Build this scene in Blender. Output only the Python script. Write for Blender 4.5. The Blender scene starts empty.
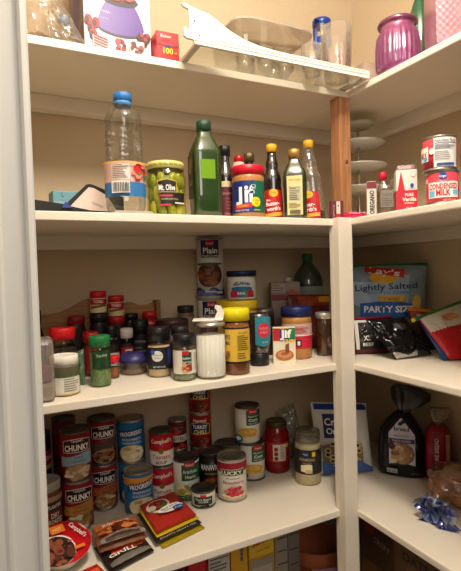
import bpy, bmesh, math, random
from mathutils import Vector, Matrix, noise
C = bpy.context.scene.collection
PI = math.pi
# ------------------------------------------------------------------ camera
CAM = Vector((-0.7981, -0.9482, 1.3845))
RT = Vector((0.896202, -0.442577, -0.030787)); DN = Vector((-0.04046, -0.01243, -0.999104)); FW = Vector((0.441798, 0.896644, -0.029047))
cd = bpy.data.cameras.new('camera'); cam = bpy.data.objects.new('camera', cd); C.objects.link(cam)
cam.matrix_world = Matrix(((RT.x, -DN.x, -FW.x, CAM.x), (RT.y, -DN.y, -FW.y, CAM.y), (RT.z, -DN.z, -FW.z, CAM.z), (0, 0, 0, 1)))
cd.sensor_fit = 'HORIZONTAL'; cd.sensor_width = 36; cd.lens = 470.84 / 461 * 36; cd.clip_start = .02
bpy.context.scene.camera = cam

# ------------------------------------------------------------------ materials
def lin(h):
    h = h.lstrip('#'); o = []
    for i in (0, 2, 4):
        c = int(h[i:i + 2], 16) / 255
        o.append(c / 12.92 if c <= .04045 else ((c + .055) / 1.055) ** 2.4)
    return (o[0], o[1], o[2], 1)
MC = {}
def M(col, rough=.5, metal=0, var=.08, scale=60, bump=0, spec=.4):
    k = (col, rough, metal, var, scale, bump, spec)
    if k in MC: return MC[k]
    m = bpy.data.materials.new('paint_' + col.strip('#')); m.use_nodes = True
    n = m.node_tree; b = n.nodes['Principled BSDF']
    b.inputs['Roughness'].default_value = rough; b.inputs['Metallic'].default_value = metal
    b.inputs['Specular IOR Level'].default_value = spec
    tc = n.nodes.new('ShaderNodeTexCoord'); nz = n.nodes.new('ShaderNodeTexNoise')
    nz.inputs['Scale'].default_value = scale; nz.inputs['Detail'].default_value = 3
    n.links.new(tc.outputs['Object'], nz.inputs['Vector'])
    mx = n.nodes.new('ShaderNodeMix'); mx.data_type = 'RGBA'
    c = lin(col); mx.inputs[6].default_value = tuple(x * (1 - var) for x in c[:3]) + (1,)
    mx.inputs[7].default_value = tuple(min(1, x * (1 + var)) for x in c[:3]) + (1,)
    n.links.new(nz.outputs['Fac'], mx.inputs[0]); n.links.new(mx.outputs[2], b.inputs['Base Color'])
    if bump:
        bp = n.nodes.new('ShaderNodeBump'); bp.inputs['Strength'].default_value = bump; bp.inputs['Distance'].default_value = .002
        n.links.new(nz.outputs['Fac'], bp.inputs['Height']); n.links.new(bp.outputs[0], b.inputs['Normal'])
    MC[k] = m; return m
def wood(c1, c2, sx=60, sz=6, rough=.6):
    m = bpy.data.materials.new('wood'); m.use_nodes = True
    n = m.node_tree; b = n.nodes['Principled BSDF']; b.inputs['Roughness'].default_value = rough
    tc = n.nodes.new('ShaderNodeTexCoord'); mp = n.nodes.new('ShaderNodeMapping'); mp.inputs['Scale'].default_value = (sx, sx, sz)
    nz = n.nodes.new('ShaderNodeTexNoise'); nz.inputs['Scale'].default_value = 1.5; nz.inputs['Detail'].default_value = 5; nz.inputs['Distortion'].default_value = .6
    cr = n.nodes.new('ShaderNodeValToRGB'); cr.color_ramp.elements[0].color = lin(c1); cr.color_ramp.elements[1].color = lin(c2)
    cr.color_ramp.elements[0].position = .35; cr.color_ramp.elements[1].position = .65
    n.links.new(tc.outputs['Object'], mp.inputs[0]); n.links.new(mp.outputs[0], nz.inputs[0]); n.links.new(nz.outputs[0], cr.inputs[0]); n.links.new(cr.outputs[0], b.inputs['Base Color'])
    return m
def clear(col='#ffffff', gl=.12, rough=.05, body=None, bf=.0):
    """thin clear plastic or glass: tinted see-through sheet with a gloss, optionally a cloudy body colour; a low mix paints in bright glass edges"""
    k = ('clear', col, gl, rough, body, bf)
    if k in MC: return MC[k]
    m = bpy.data.materials.new('clear_' + col.strip('#')); m.use_nodes = True
    n = m.node_tree; n.nodes.clear(); out = n.nodes.new('ShaderNodeOutputMaterial')
    t = n.nodes.new('ShaderNodeBsdfTransparent'); t.inputs[0].default_value = lin(col)
    g = n.nodes.new('ShaderNodeBsdfGlossy'); g.inputs['Roughness'].default_value = rough
    lw = n.nodes.new('ShaderNodeLayerWeight'); lw.inputs[0].default_value = .35
    mr = n.nodes.new('ShaderNodeMapRange'); mr.inputs['To Min'].default_value = gl * .35; mr.inputs['To Max'].default_value = min(1, gl * 2.2)
    n.links.new(lw.outputs['Fresnel'], mr.inputs[0])
    src = t
    if body:
        d = n.nodes.new('ShaderNodeBsdfPrincipled'); d.inputs['Base Color'].default_value = lin(body); d.inputs['Roughness'].default_value = .35
        x = n.nodes.new('ShaderNodeMixShader'); x.inputs[0].default_value = bf
        if bf <= .2:  # pale body thickens at glancing angles, painting in the bright outlines of clear glass
            pw = n.nodes.new('ShaderNodeMath'); pw.operation = 'POWER'; pw.inputs[1].default_value = 2.2
            m2 = n.nodes.new('ShaderNodeMapRange'); m2.inputs['To Min'].default_value = bf * .6; m2.inputs['To Max'].default_value = .45
            n.links.new(lw.outputs['Facing'], pw.inputs[0]); n.links.new(pw.outputs[0], m2.inputs[0]); n.links.new(m2.outputs[0], x.inputs[0])
        n.links.new(t.outputs[0], x.inputs[1]); n.links.new(d.outputs[0], x.inputs[2]); src = x
    mx = n.nodes.new('ShaderNodeMixShader')
    n.links.new(mr.outputs[0], mx.inputs[0]); n.links.new(src.outputs[0], mx.inputs[1]); n.links.new(g.outputs[0], mx.inputs[2])
    n.links.new(mx.outputs[0], out.inputs[0]); MC[k] = m; return m

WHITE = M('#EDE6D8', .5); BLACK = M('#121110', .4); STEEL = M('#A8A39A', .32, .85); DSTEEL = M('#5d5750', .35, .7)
PAINT = M('#EAE0CF', .45, 0, .04, 25, .08); PAINT2 = M('#E4DAC9', .42, 0, .05, 18, .1); WALL = M('#C6B294', .8, 0, .04, 90, .15)
RED = M('#C2141C'); NAVY = M('#16225A'); YEL = M('#EBC71E'); GRN = M('#1D6B3A'); CREAM = M('#E6D3A4'); DRED = M('#8A1018')
TXT = M('#F6F2E8', .5, 0, .02); TXB = M('#171518', .5, 0, .02)
CLEAR = clear(); CLEARP = clear('#fbf6f2', .16, .12); GLASS = clear('#fbfbf7', .14, .03)

# ------------------------------------------------------------------ mesh builder
_fonts = {}
def glyphs(s, bold):
    k = (s, bold)
    if k not in _fonts:
        cu = bpy.data.curves.new('t', 'FONT'); cu.body = s; cu.resolution_u = 2; cu.offset = bold
        cu.align_x = 'CENTER'
        o = bpy.data.objects.new('t', cu); C.objects.link(o)
        me = bpy.data.meshes.new_from_object(o.evaluated_get(bpy.context.evaluated_depsgraph_get()))
        V = [(v.co.x, v.co.y) for v in me.vertices]; F = [tuple(p.vertices) for p in me.polygons]
        bpy.data.objects.remove(o); bpy.data.curves.remove(cu); bpy.data.meshes.remove(me)
        xs = [v[0] for v in V]; w = max(xs) - min(xs); cx = (max(xs) + min(xs)) / 2
        _fonts[k] = ([((x - cx) / w, y / .73) for x, y in V], F, w / .73)
    return _fonts[k]

class MB:
    def __init__(s): s.v = []; s.f = []; s.m = []; s.sm = []; s.mats = []
    def mi(s, m):
        if m not in s.mats: s.mats.append(m)
        return s.mats.index(m)
    def add(s, vs, fs, m, smooth=True):
        o = len(s.v); s.v += [tuple(v) for v in vs]; i = s.mi(m)
        for f in fs: s.f.append(tuple(a + o for a in f)); s.m.append(i); s.sm.append(smooth)
    def lathe(s, prof, m, seg=28, cx=0, cy=0, fn=None, sx=1, sy=1, smooth=True):
        vs = []; fs = []; n = len(prof)
        for r, z in prof:
            for k in range(seg):
                a = 2 * PI * k / seg; rr = r * (fn(a, z) if fn else 1)
                vs.append((cx + rr * math.sin(a) * sx, cy - rr * math.cos(a) * sy, z))
        for i in range(n - 1):
            for k in range(seg):
                k2 = (k + 1) % seg; fs.append((i * seg + k, i * seg + k2, (i + 1) * seg + k2, (i + 1) * seg + k))
        s.add(vs, fs, m, smooth); return s
    def grid(s, fn, nu, nv, m, smooth=True):
        vs = [fn(i / nu, j / nv) for j in range(nv + 1) for i in range(nu + 1)]
        fs = [(j * (nu + 1) + i, j * (nu + 1) + i + 1, (j + 1) * (nu + 1) + i + 1, (j + 1) * (nu + 1) + i) for j in range(nv) for i in range(nu)]
        s.add(vs, fs, m, smooth); return s
    def box(s, x0, x1, y0, y1, z0, z1, m, bev=0, seg=2):
        bm = bmesh.new(); bmesh.ops.create_cube(bm, size=1)
        for v in bm.verts: v.co = ((x0 + x1) / 2 + v.co.x * (x1 - x0), (y0 + y1) / 2 + v.co.y * (y1 - y0), (z0 + z1) / 2 + v.co.z * (z1 - z0))
        if bev: bmesh.ops.bevel(bm, geom=bm.edges[:], offset=bev, segments=seg, affect='EDGES', profile=.5)
        bm.verts.ensure_lookup_table(); bm.verts.index_update()
        s.add([v.co[:] for v in bm.verts], [[v.index for v in f.verts] for f in bm.faces], m, False); bm.free(); return s
    def prism(s, poly, a0, a1, m, axis='y', smooth=False):
        n = len(poly)
        if axis == 'y': P = lambda p, a: (p[0], a, p[1])
        elif axis == 'x': P = lambda p, a: (a, p[0], p[1])
        else: P = lambda p, a: (p[0], p[1], a)
        s.add([P(p, a0) for p in poly] + [P(p, a1) for p in poly], [tuple(range(n)), tuple(range(n, 2 * n))] + [(i, (i + 1) % n, n + (i + 1) % n, n + i) for i in range(n)], m, smooth); return s
    def tube(s, pts, r, m, seg=8):
        pts = [Vector(p) for p in pts]; vs = []; fs = []
        for i, p in enumerate(pts):
            t = (pts[min(i + 1, len(pts) - 1)] - pts[max(i - 1, 0)]).normalized()
            a = t.cross(Vector((0, 0, 1)) if abs(t.z) < .9 else Vector((1, 0, 0))).normalized(); b = t.cross(a)
            rr = r[i] if isinstance(r, (list, tuple)) else r
            for k in range(seg):
                q = 2 * PI * k / seg; vs.append(p + a * rr * math.cos(q) + b * rr * math.sin(q))
        for i in range(len(pts) - 1):
            for k in range(seg):
                k2 = (k + 1) % seg; fs.append((i * seg + k, i * seg + k2, (i + 1) * seg + k2, (i + 1) * seg + k))
        fs += [tuple(range(seg)), tuple((len(pts) - 1) * seg + k for k in range(seg))]
        s.add(vs, fs, m, True); return s
    def ball(s, c, rx, ry, rz, m, rot=None, seg=14, rings=9, wob=0, sd=0):
        vs = []; R = rot or Matrix.Identity(3)
        for j in range(rings + 1):
            p = PI * j / rings
            for k in range(seg):
                a = 2 * PI * k / seg; d = Vector((math.sin(p) * math.cos(a), math.sin(p) * math.sin(a), math.cos(p)))
                q = 1 + (noise.noise(d * 2.2 + Vector((sd, 0, 0))) * wob if wob else 0)
                vs.append(Vector(c) + R @ Vector((d.x * rx * q, d.y * ry * q, d.z * rz * q)))
        fs = [(j * seg + k, j * seg + (k + 1) % seg, (j + 1) * seg + (k + 1) % seg, (j + 1) * seg + k) for j in range(rings) for k in range(seg)]
        s.add(vs, fs, m); return s
    def build(s, name, parent=None, loc=None, rot=None):
        me = bpy.data.meshes.new(name); me.from_pydata(s.v, [], s.f)
        for m in s.mats: me.materials.append(m)
        me.polygons.foreach_set('material_index', s.m); me.polygons.foreach_set('use_smooth', s.sm); me.update()
        o = bpy.data.objects.new(name, me); C.objects.link(o)
        if parent: o.parent = parent
        if loc: o.location = loc
        if rot: o.rotation_euler = rot
        return o

class Dec:
    """print laid on a surface map S(u, v, off)"""
    def __init__(d, mb, S, off=.0004, step=.00015, k=1, kv=0): d.mb = mb; d.S = S; d.o = off; d.st = step; d.k = k; d.kv = kv
    def strip(d, lo, hi, u0, u1, m, n=10, nv=1):
        d.o += d.st; vs = []; fs = []; n = int(n * d.k); nv = int(max(nv, d.kv) if d.kv else nv)
        for i in range(n + 1):
            u = u0 + (u1 - u0) * i / n
            for j in range(nv + 1): vs.append(d.S(u, lo(u) + (hi(u) - lo(u)) * j / nv, d.o))
        w = nv + 1
        for i in range(n):
            for j in range(nv): fs.append((i * w + j, (i + 1) * w + j, (i + 1) * w + j + 1, i * w + j + 1))
        d.mb.add(vs, fs, m, True)
    def rect(d, u0, u1, v0, v1, m, n=10, nv=4): d.strip(lambda u: v0, lambda u: v1, u0, u1, m, max(n, int(abs(u1 - u0) / .003)), nv)
    def ell(d, cu, cv, ru, rv, m, n=14, nv=4):
        q = lambda u: math.sqrt(max(0, 1 - ((u - cu) / ru) ** 2)) * rv
        d.strip(lambda u: cv - q(u), lambda u: cv + q(u), cu - ru, cu + ru, m, n, nv)
    def blobs(d, cu, cv, ru, rv, cols, n, s=.2, sd=1):
        rn = random.Random(sd)
        for i in range(n):
            a = rn.random() * 6.283; q = math.sqrt(rn.random()) * .85; k = s * (.6 + .8 * rn.random())
            d.ell(cu + ru * q * math.cos(a), cv + rv * q * math.sin(a), ru * k, rv * k * (.7 + .6 * rn.random()), rn.choice(cols), 8, 2)
    def text(d, s, cu, cv, h, m, w=None, bold=.0, rot=0, arch=0):
        V, F, asp = glyphs(s, bold); d.o += d.st; w = w or asp * h; c, t = math.cos(rot), math.sin(rot)
        d.mb.add([d.S(cu + x * w * c - (y - .5) * h * t, cv + x * w * t + (y - .5) * h * c - arch * (2 * x) ** 2, d.o) for x, y in V], F, m, False)
    def lines(d, u0, u1, v0, v1, n, m, sd=1):
        rn = random.Random(sd); st = (v1 - v0) / n
        for i in range(n):
            d.rect(u0, u0 + (u1 - u0) * (.55 + .45 * rn.random()), v1 - (i + .6) * st, v1 - (i + .2) * st, m, 4, 1)
def cyl(r): return lambda u, v, o: ((r + o) * math.sin(u / r), -(r + o) * math.cos(u / r), v)
def rev(rf):
    return lambda u, v, o: ((rf(v) + o) * math.sin(u / rf(v)), -(rf(v) + o) * math.cos(u / rf(v)), v)
def front(y): return lambda u, v, o: (u, y - o, v)
def lside(x): return lambda u, v, o: (x - o, -u, v)     # the face on the -x side, u runs to the viewer's right
def rside(x): return lambda u, v, o: (x + o, u, v)

def thing(name, label, cat, x, y, z, rz=0, group=None, rx=0):
    o = bpy.data.objects.new(name, None); C.objects.link(o); o.empty_display_size = .02
    o.location = (x, y, z); o.rotation_euler = (rx, 0, rz); o['label'] = label; o['category'] = cat
    if group: o['group'] = group
    return o
def tag(o, label, cat, group=None):
    o['label'] = label; o['category'] = cat
    if group: o['group'] = group
    return o
def struct(o): o['kind'] = 'structure'; return o
def face(x, y, off=0):
    return math.atan2(CAM.x - x, -(CAM.y - y)) + off        # turns a thing's front to where the shopper stands

# ------------------------------------------------------------------ the room
SH = {1: 1.8676, 2: 1.5099, 3: 1.1433, 4: .7676, 5: .38}; TH = .0176
WX, WY, LX = .369, .376, -.86
struct(MB().box(LX - .1, WX + .1, WY, WY + .1, 0, 2.5, WALL).build('wall_back'))
struct(MB().box(WX, WX + .1, -.46, WY, 0, 2.5, WALL).build('wall_right'))
struct(MB().box(LX - .1, LX, -.34, WY, 0, 2.5, WALL).build('wall_left'))
struct(MB().box(-2.2, .6, -2.4, .5, -.05, 0, M('#8a6f52', .6)).build('floor'))
struct(MB().box(-1.4, .6, -1.6, .5, 2.5, 2.56, M('#E9E2D4', .8)).build('ceiling'))
struct(MB().box(-1.7, -.79, -.435, -.34, 0, 2.5, M('#cfc6b6', .8)).build('wall_front'))
struct(MB().box(.04, .6, -.46, -.365, 0, 2.5, M('#cfc6b6', .8)).build('wall_front'))
CAS = M('#DCD9D1', .4, 0, .04, 14, .05)
cb = MB()
prof = [(-.86, -.436), (-.86, -.452), (-.802, -.452), (-.7985, -.4535), (-.7955, -.4535), (-.793, -.450), (-.7735, -.450), (-.7720, -.4535), (-.7695, -.4548), (-.7668, -.4535), (-.7650, -.452), (-.7632, -.452), (-.7632, -.34), (-.79, -.34), (-.79, -.436)]
cb.prism(prof, 0, 2.5, CAS, 'z'); struct(cb.build('trim_1'))
def cleat(n, *b): struct(MB().box(*b, PAINT2, .0015).build('trim_%d' % n))
k = 2
for i in (1, 2, 3, 4):
    zb = SH[i] - TH
    cleat(k, LX, .331, .338, WY, zb - .037, zb); cleat(k + 1, .331, WX, -.365, WY, zb - .037, zb); k += 2
names = {1: 'topmost', 2: 'second from the top', 3: 'third from the top, at waist height', 4: 'fourth from the top, the low one with cans', 5: 'lowest, near the floor'}
what = {1: ('with the fridge rack and boxes on it', 'with the magenta jar on it'), 2: ('with the pickle jar and oil bottles on it', 'with the two milk cans on it'),
        3: ('with the spice jars on it', 'with the chip bags on it'), 4: ('with the soup cans on it', 'with the bagged bread on it'), 5: ('with the dry goods boxes on it', 'in shadow with the brown boxes on it')}
for i in (1, 2, 3, 4, 5):
    sx, sy = (.0792, .0708) if i == 1 else (0, 0)
    z1, z0 = SH[i], SH[i] - TH
    tag(MB().box(LX, sx, sy, WY, z0, z1, PAINT, .002).build('pantry_shelf'), 'white painted back wall shelf ' + what[i][0], 'shelf', 'white painted pantry shelves')
    tag(MB().box(sx, WX, -.365, WY, z0, z1, PAINT, .0035).build('pantry_shelf'), 'white painted right wall shelf ' + what[i][1], 'shelf', 'white painted pantry shelves')
po = thing('shelf_post', 'white painted square post holding up the inner corner of the lower shelves', 'post', -.025, 0, 0)
MB().box(-.0145, .0285, -.0215, -.0005, 0, SH[2] + .0015, PAINT2, .0012).build('post_front', po)
for a, b in ((0, SH[5] - TH), (SH[5], SH[4] - TH), (SH[4], SH[3] - TH), (SH[3], SH[2] - TH)):
    MB().box(-.0145, .0285, .0005, .015, a, b, PAINT2, .001).build('post_block', po)
    MB().box(.029, .0370, -.0005 + .001, .012, max(a, b - (.045 if b > 1.3 else 9)), b, PAINT2, .001).build('side_strip', po)
WOODP = wood('#94603C', '#AE7C54', 70, 5)
wp = thing('shelf_post', 'bare brown wooden post under the inner corner of the topmost shelf', 'post', .066, .089, SH[2])
MB().box(-.019, .019, -.019, .019, 0, SH[1] - TH - SH[2], WOODP, .0012).build('post_timber', wp)
MB().lathe([(0, 0), (.0042, .0), (.0045, .0006), (0, .0009)], M('#6d3d20', .6), 16, sy=1.4).build('knot', wp, (.003, -.0190, .165), (PI / 2, 0, 0))

# ------------------------------------------------------------------ things: generic kinds
def canpart(root, r, h, draw, base, top=STEEL, lo=.006, face_off=0):
    b = MB()
    b.lathe([(0, .002), (r - .003, .002), (r - .002, 0), (r, 0), (r + .0004, .002), (r - .0012, .0045), (r - .0012, h - .0045), (r + .0004, h - .002), (r, h), (r - .0022, h), (r - .003, h - .004), (r * .72, h - .004), (r * .7, h - .003), (r * .66, h - .003), (r * .64, h - .004), (0, h - .004)], top, 36)
    b.build('can_body', root)
    l = MB(); R = r - .0006
    l.lathe([(R - .0006, lo), (R, lo), (R, h - lo), (R - .0006, h - lo)], base, 36)
    if draw: draw(Dec(l, cyl(R)), r, h)
    l.build('label', root)
def can(x, y, z, r, h, label, draw, base, off=0, group=None, top=STEEL, name='food_can'):
    t = thing(name, label, 'can', x, y, z, face(x, y, off), group); canpart(t, r, h, draw, base, top); return t
def lid(root, r, z0, z1, m, name='lid', ribs=0, seg=40, cx=0, cy=0):
    fn = (lambda a, z: 1 + .018 * math.cos(ribs * a)) if ribs else None
    e = min(.002, (z1 - z0) * .25)
    return MB().lathe([(r - .002, z0), (r, z0 + .0005), (r, z1 - e), (r - e, z1), (r - .004, z1), (r - .005, z1 - .0006), (0, z1 - .0006)], m, 120 if ribs else seg, cx, cy, fn).build(name, root)
def jarpart(root, prof, m, name='jar', **k): return MB().lathe(prof, m, 32, **k).build(name, root)
def band(root, r, z0, z1, base, draw=None, a0=-PI, a1=PI, name='label', rf=None):
    l = MB(); S = rev(rf) if rf else cyl(r); rr = r
    Dec(l, S, 0.0004).rect(a0 * rr, a1 * rr, z0, z1, base, 36, 4)
    if draw: draw(Dec(l, S, .0006), r, z0, z1)
    return l.build(name, root)

# ---- bags spanned between four corners
class Quad:
    def __init__(q, TL, TR, BL, BR, d, sd=0, wr=.003, seal=.08, back=.25, pinch=0):
        q.c = [Vector(p) for p in (TL, TR, BL, BR)]; q.d = d; q.sd = sd; q.wr = wr; q.seal = seal; q.back = back; q.pinch = pinch
        q.w = ((q.c[1] - q.c[0]).length + (q.c[3] - q.c[2]).length) / 2; q.h = ((q.c[0] - q.c[2]).length + (q.c[1] - q.c[3]).length) / 2
        q.n = ((q.c[1] - q.c[0] + q.c[3] - q.c[2]).cross(q.c[0] - q.c[2] + q.c[1] - q.c[3])).normalized() * 1
        if (CAM - q.c[0]).dot(q.n) < 0: q.n = -q.n
    def prof(q, u, v):
        a = max(0, 1 - abs(2 * u - 1) ** 2.6) ** .6
        e = min(1, min(v, 1 - v) / q.seal) if q.seal else 1
        b = max(0, 1 - abs(2 * v - 1) ** 3) ** .55
        return a * b * (.25 + .75 * e)
    def S(q, U, V, o, side=1):
        u = min(1, max(0, U / q.w + .5)); v = min(1, max(0, V / q.h))
        p = (q.c[2] * (1 - u) + q.c[3] * u) * (1 - v) + (q.c[0] * (1 - u) + q.c[1] * u) * v
        t = q.prof(u, v); w = (noise.noise(Vector((u * 5, v * 5, q.sd))) + .6 * noise.noise(Vector((u * 12 + 3, v * 11, q.sd)))) * q.wr * min(1, 4 * min(u, 1 - u, v, 1 - v) + .25)
        if side > 0: return p + q.n * (q.d * t + w + o)
        return p - q.n * (q.d * q.back * t - w * .3 + o)
    def build(q, name, root, m, back=None, n=34, draw=None, org=None):
        b = MB(); org = org or Vector(root.location)
        L = lambda p: tuple(Vector(p) - org)
        b.grid(lambda u, v: L(q.S((u - .5) * q.w, v * q.h, 0)), n, n, m); b.grid(lambda u, v: L(q.S((u - .5) * q.w, v * q.h, 0.0002, -1)), n, n, back or m)
        if draw: draw(Dec(b, lambda U, V, o: L(q.S(U, V, o)), .0014, .00032, 2, 12), q.w, q.h)
        return b.build(name, root)
def bag(name, label, cat, TL, TR, BL, BR, d, m, draw=None, group=None, part='bag', **k):
    q = Quad(TL, TR, BL, BR, d, **k); ctr = (Vector(BL) + Vector(BR)) / 2
    t = thing(name, label, cat, *ctr, 0, group); q.build(part, t, m, draw=draw); return t, q

# ================================================================== shelf four: cans
Z = SH[4]
OLIVEY = [M('#8d7440'), M('#b59a5a'), M('#6a5a2a'), M('#c7b27c')]
MEAT = [M('#5a2314'), M('#7d3a1e'), M('#93502a'), M('#3d160d')]
def chunky(band_c, food, title):
    bc = M(band_c); bd = M('#2a0a0c')
    def f(d, r, h):
        d.strip(lambda u: h * .60, lambda u: h * .79 + .010 * math.cos(u / r * 1.1), -r * .95, r * .95, TXT)
        d.strip(lambda u: h * .61, lambda u: h * .78 + .010 * math.cos(u / r * 1.1), -r * .91, r * .91, bd)
        d.text("Campbell's", 0, h * .835, .006, TXT, r * .75, .01)
        d.text('CHUNKY', 0, h * .70, .0145, TXT, r * 1.62, .03, arch=.001)
        d.strip(lambda u: h * .33, lambda u: h * .55 + .004 * math.sin(u / r * 2), -r * 1.1, r * 1.1, bc)
        for i, t in enumerate(title): d.text(t, .002, h * (.50 - .075 * i), .006, M('#40201a') if i else TXB, min(r * 1.4, .0032 * len(t) * 1.6))
        d.ell(0, h * .21, r * .85, h * .16, M('#a8845a')); d.blobs(0, h * .21, r * .85, h * .155, food, 30, .2, len(title[0]))
    return f
STEW = [M('#c9b48a'), M('#e0d2b0'), M('#9a6a3a'), M('#a8913f'), M('#b35a26')]
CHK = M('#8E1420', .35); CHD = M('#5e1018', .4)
hc = .1195
can(-.6425, .262, Z, .0372, .121, 'dark red chunky soup can with orange band, bottom of the front left stack', chunky('#c98a3e', STEW, ['HEARTY', 'CHICKEN']), CHK, .12, 'chunky soup cans')
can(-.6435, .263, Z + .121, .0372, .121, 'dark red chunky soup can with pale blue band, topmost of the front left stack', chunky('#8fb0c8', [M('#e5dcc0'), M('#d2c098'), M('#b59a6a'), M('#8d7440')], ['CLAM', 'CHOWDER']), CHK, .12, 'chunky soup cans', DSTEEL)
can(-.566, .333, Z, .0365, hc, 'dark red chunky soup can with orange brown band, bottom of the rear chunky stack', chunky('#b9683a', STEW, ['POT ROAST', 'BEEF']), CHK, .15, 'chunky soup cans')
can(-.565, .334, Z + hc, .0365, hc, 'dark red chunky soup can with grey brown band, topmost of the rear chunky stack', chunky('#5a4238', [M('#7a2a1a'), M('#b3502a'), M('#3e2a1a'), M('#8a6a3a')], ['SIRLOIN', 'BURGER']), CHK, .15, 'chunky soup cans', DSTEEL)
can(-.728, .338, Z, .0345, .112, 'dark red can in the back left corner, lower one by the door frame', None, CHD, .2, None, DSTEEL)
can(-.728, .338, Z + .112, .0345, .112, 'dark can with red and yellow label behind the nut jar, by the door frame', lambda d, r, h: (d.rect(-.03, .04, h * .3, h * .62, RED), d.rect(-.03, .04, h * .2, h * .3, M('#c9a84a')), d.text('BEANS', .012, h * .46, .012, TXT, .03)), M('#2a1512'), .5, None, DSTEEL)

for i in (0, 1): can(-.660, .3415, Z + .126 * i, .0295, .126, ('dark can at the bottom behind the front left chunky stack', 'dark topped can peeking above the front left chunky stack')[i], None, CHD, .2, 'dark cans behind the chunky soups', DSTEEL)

def prog(top, title, food):
    def f(d, r, h):
        d.rect(-r * 1.9, r * 1.9, h * .72, h * .90, M(top)) if top else None
        d.strip(lambda u: h * .60 + u * .1, lambda u: h * .80 + u * .1, -r, r, M('#12406e'))
        d.text('PROGRESSO', 0, h * .70, .0115, TXT, r * 1.7, .02, rot=.1)
        for i, t in enumerate(title): d.text(t, 0, h * (.56 - .09 * i), .0062, TXT, r * 1.35)
        d.ell(0, h * .22, r * .95, h * .20, M('#e6d3a4')); d.blobs(0, h * .22, r * .9, h * .18, food, 26, .2, 5)
    return f
CH = [M('#e8d6ac'), M('#d3b67e'), M('#c29a5a'), M('#f0e3c4')]
PB = M('#1F6FA8', .35)
can(-.487, .333, Z, .0375, .1125, 'bright blue soup can under the other blue can, mostly hidden by the front blue can', prog(None, ['RICH'], CH), PB, .1, 'blue soup cans')
can(-.487, .333, Z + .1125, .0375, .1125, 'bright blue soup can with bowl of noodles, topmost of the rear blue stack', prog(None, ['RICH & HEARTY', 'CHICKEN NOODLE'], CH), PB, .02, 'blue soup cans')
can(-.489, .262, Z, .0380, .109, 'bright blue soup can with orange top band, alone in front of the blue stack', prog('#d9902c', ['TRADITIONAL', 'CHICKEN RICE'], CH), PB, .25, 'blue soup cans')

def tomato(d, r, h):
    d.rect(-r * 3, r * 3, .006, h * .47, M('#EDE6D8'), 24); d.rect(-r * 3, r * 3, h * .46, h * .475, M('#b59a5a'), 24)
    d.text("Campbell's", .001, h * .76, .011, TXT, r * 1.75, .01, rot=.04); d.ell(0, h * .47, .0072, .0072, M('#8a6a2a'))
    d.text('Tomato', 0, h * .31, .012, RED, r * 1.5, .015); d.text('SOUP', 0, h * .15, .008, TXB, r * .9, .02)
for i in (0, 1):
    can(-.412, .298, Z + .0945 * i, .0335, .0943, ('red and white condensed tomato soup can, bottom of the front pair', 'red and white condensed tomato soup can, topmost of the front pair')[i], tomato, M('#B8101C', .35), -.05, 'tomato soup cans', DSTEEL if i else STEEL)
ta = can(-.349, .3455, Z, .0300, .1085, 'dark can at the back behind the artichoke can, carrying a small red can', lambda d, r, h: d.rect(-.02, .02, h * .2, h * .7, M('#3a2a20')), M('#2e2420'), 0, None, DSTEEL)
can(-.348, .3435, Z + .1085, .027, .088, 'small red and white labelled can with a dark top, stacked behind the artichoke can', lambda d, r, h: (d.rect(-r * 3, r * 3, h * .30, h * .52, M('#c9bfae'), 20), d.text('ROTEL', 0, h * .41, .009, DRED, r * 1.4, .02), d.blobs(0, h * .68, r * .8, h * .12, [RED, M('#a83a2a'), M('#3a2018')], 10, .3), d.blobs(0, h * .17, r * .8, h * .1, [RED, M('#a83a2a')], 8, .3)), M('#571218'), 0)

def arti(d, r, h):
    d.rect(-r * .25, r * 2, h * .50, h * .90, M('#1c5a38'))
    d.rect(-.002, r * .8, h * .84, h * .95, RED); d.text("Roland", r * .35, h * .895, .006, TXT, r * .6)
    d.text('Artichoke', r * .42, h * .73, .0098, TXT, r * 1.15, .01); d.text('Hearts', r * .42, h * .60, .0098, TXT, r * .8, .01)
    d.blobs(-.002, h * .26, r * .75, h * .14, [M('#e6c67a'), M('#c7a24a'), M('#8d9a4a'), M('#f0dca0')], 22, .26, 3); d.blobs(0, h * .11, r * .9, h * .06, [M('#1f5a30'), M('#3a7a3a')], 12, .25, 8)
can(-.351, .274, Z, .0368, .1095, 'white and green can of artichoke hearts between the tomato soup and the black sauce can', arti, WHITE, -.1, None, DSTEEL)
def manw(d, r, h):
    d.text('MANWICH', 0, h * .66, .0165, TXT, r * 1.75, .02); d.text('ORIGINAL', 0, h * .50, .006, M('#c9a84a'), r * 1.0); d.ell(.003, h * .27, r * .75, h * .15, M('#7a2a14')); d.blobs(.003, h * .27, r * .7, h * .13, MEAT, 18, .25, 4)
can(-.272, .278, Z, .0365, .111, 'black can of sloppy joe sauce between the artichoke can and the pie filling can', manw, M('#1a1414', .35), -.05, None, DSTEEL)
def ranch(d, r, h):
    d.strip(lambda u: h * .42, lambda u: h * .80 - .3 * abs(u), -r * 1.0, r * 1.0, M('#C9A227')); d.strip(lambda u: h * .45, lambda u: h * .77 - .3 * abs(u), -r * .9, r * .9, M('#16204e'))
    d.text('Hormel', 0, h * .82, .009, TXT, r * 1.2, .01); d.text('TURKEY', 0, h * .64, .011, TXT, r * 1.35, .02); d.text('CHILI', 0, h * .50, .011, M('#f0dca0'), r * 1.1, .02)
    d.blobs(0, h * .2, r * .95, h * .17, MEAT + [M('#8a1a14')], 26, .2, 9)
for i in (0, 1, 2):
    can(-.277, .3385 + .0005 * i, Z + .1035 * i, .0325, .1035 if i < 2 else .1, ('red turkey chili can at the bottom of the tall stack, behind the black can', 'red can of turkey chili with navy and gold emblem, middle of the tall back stack', 'red turkey chili can just under the shelf above, topmost of the tall stack')[i], ranch, M('#9A1A16', .35), -.08, 'turkey chili cans')
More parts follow.
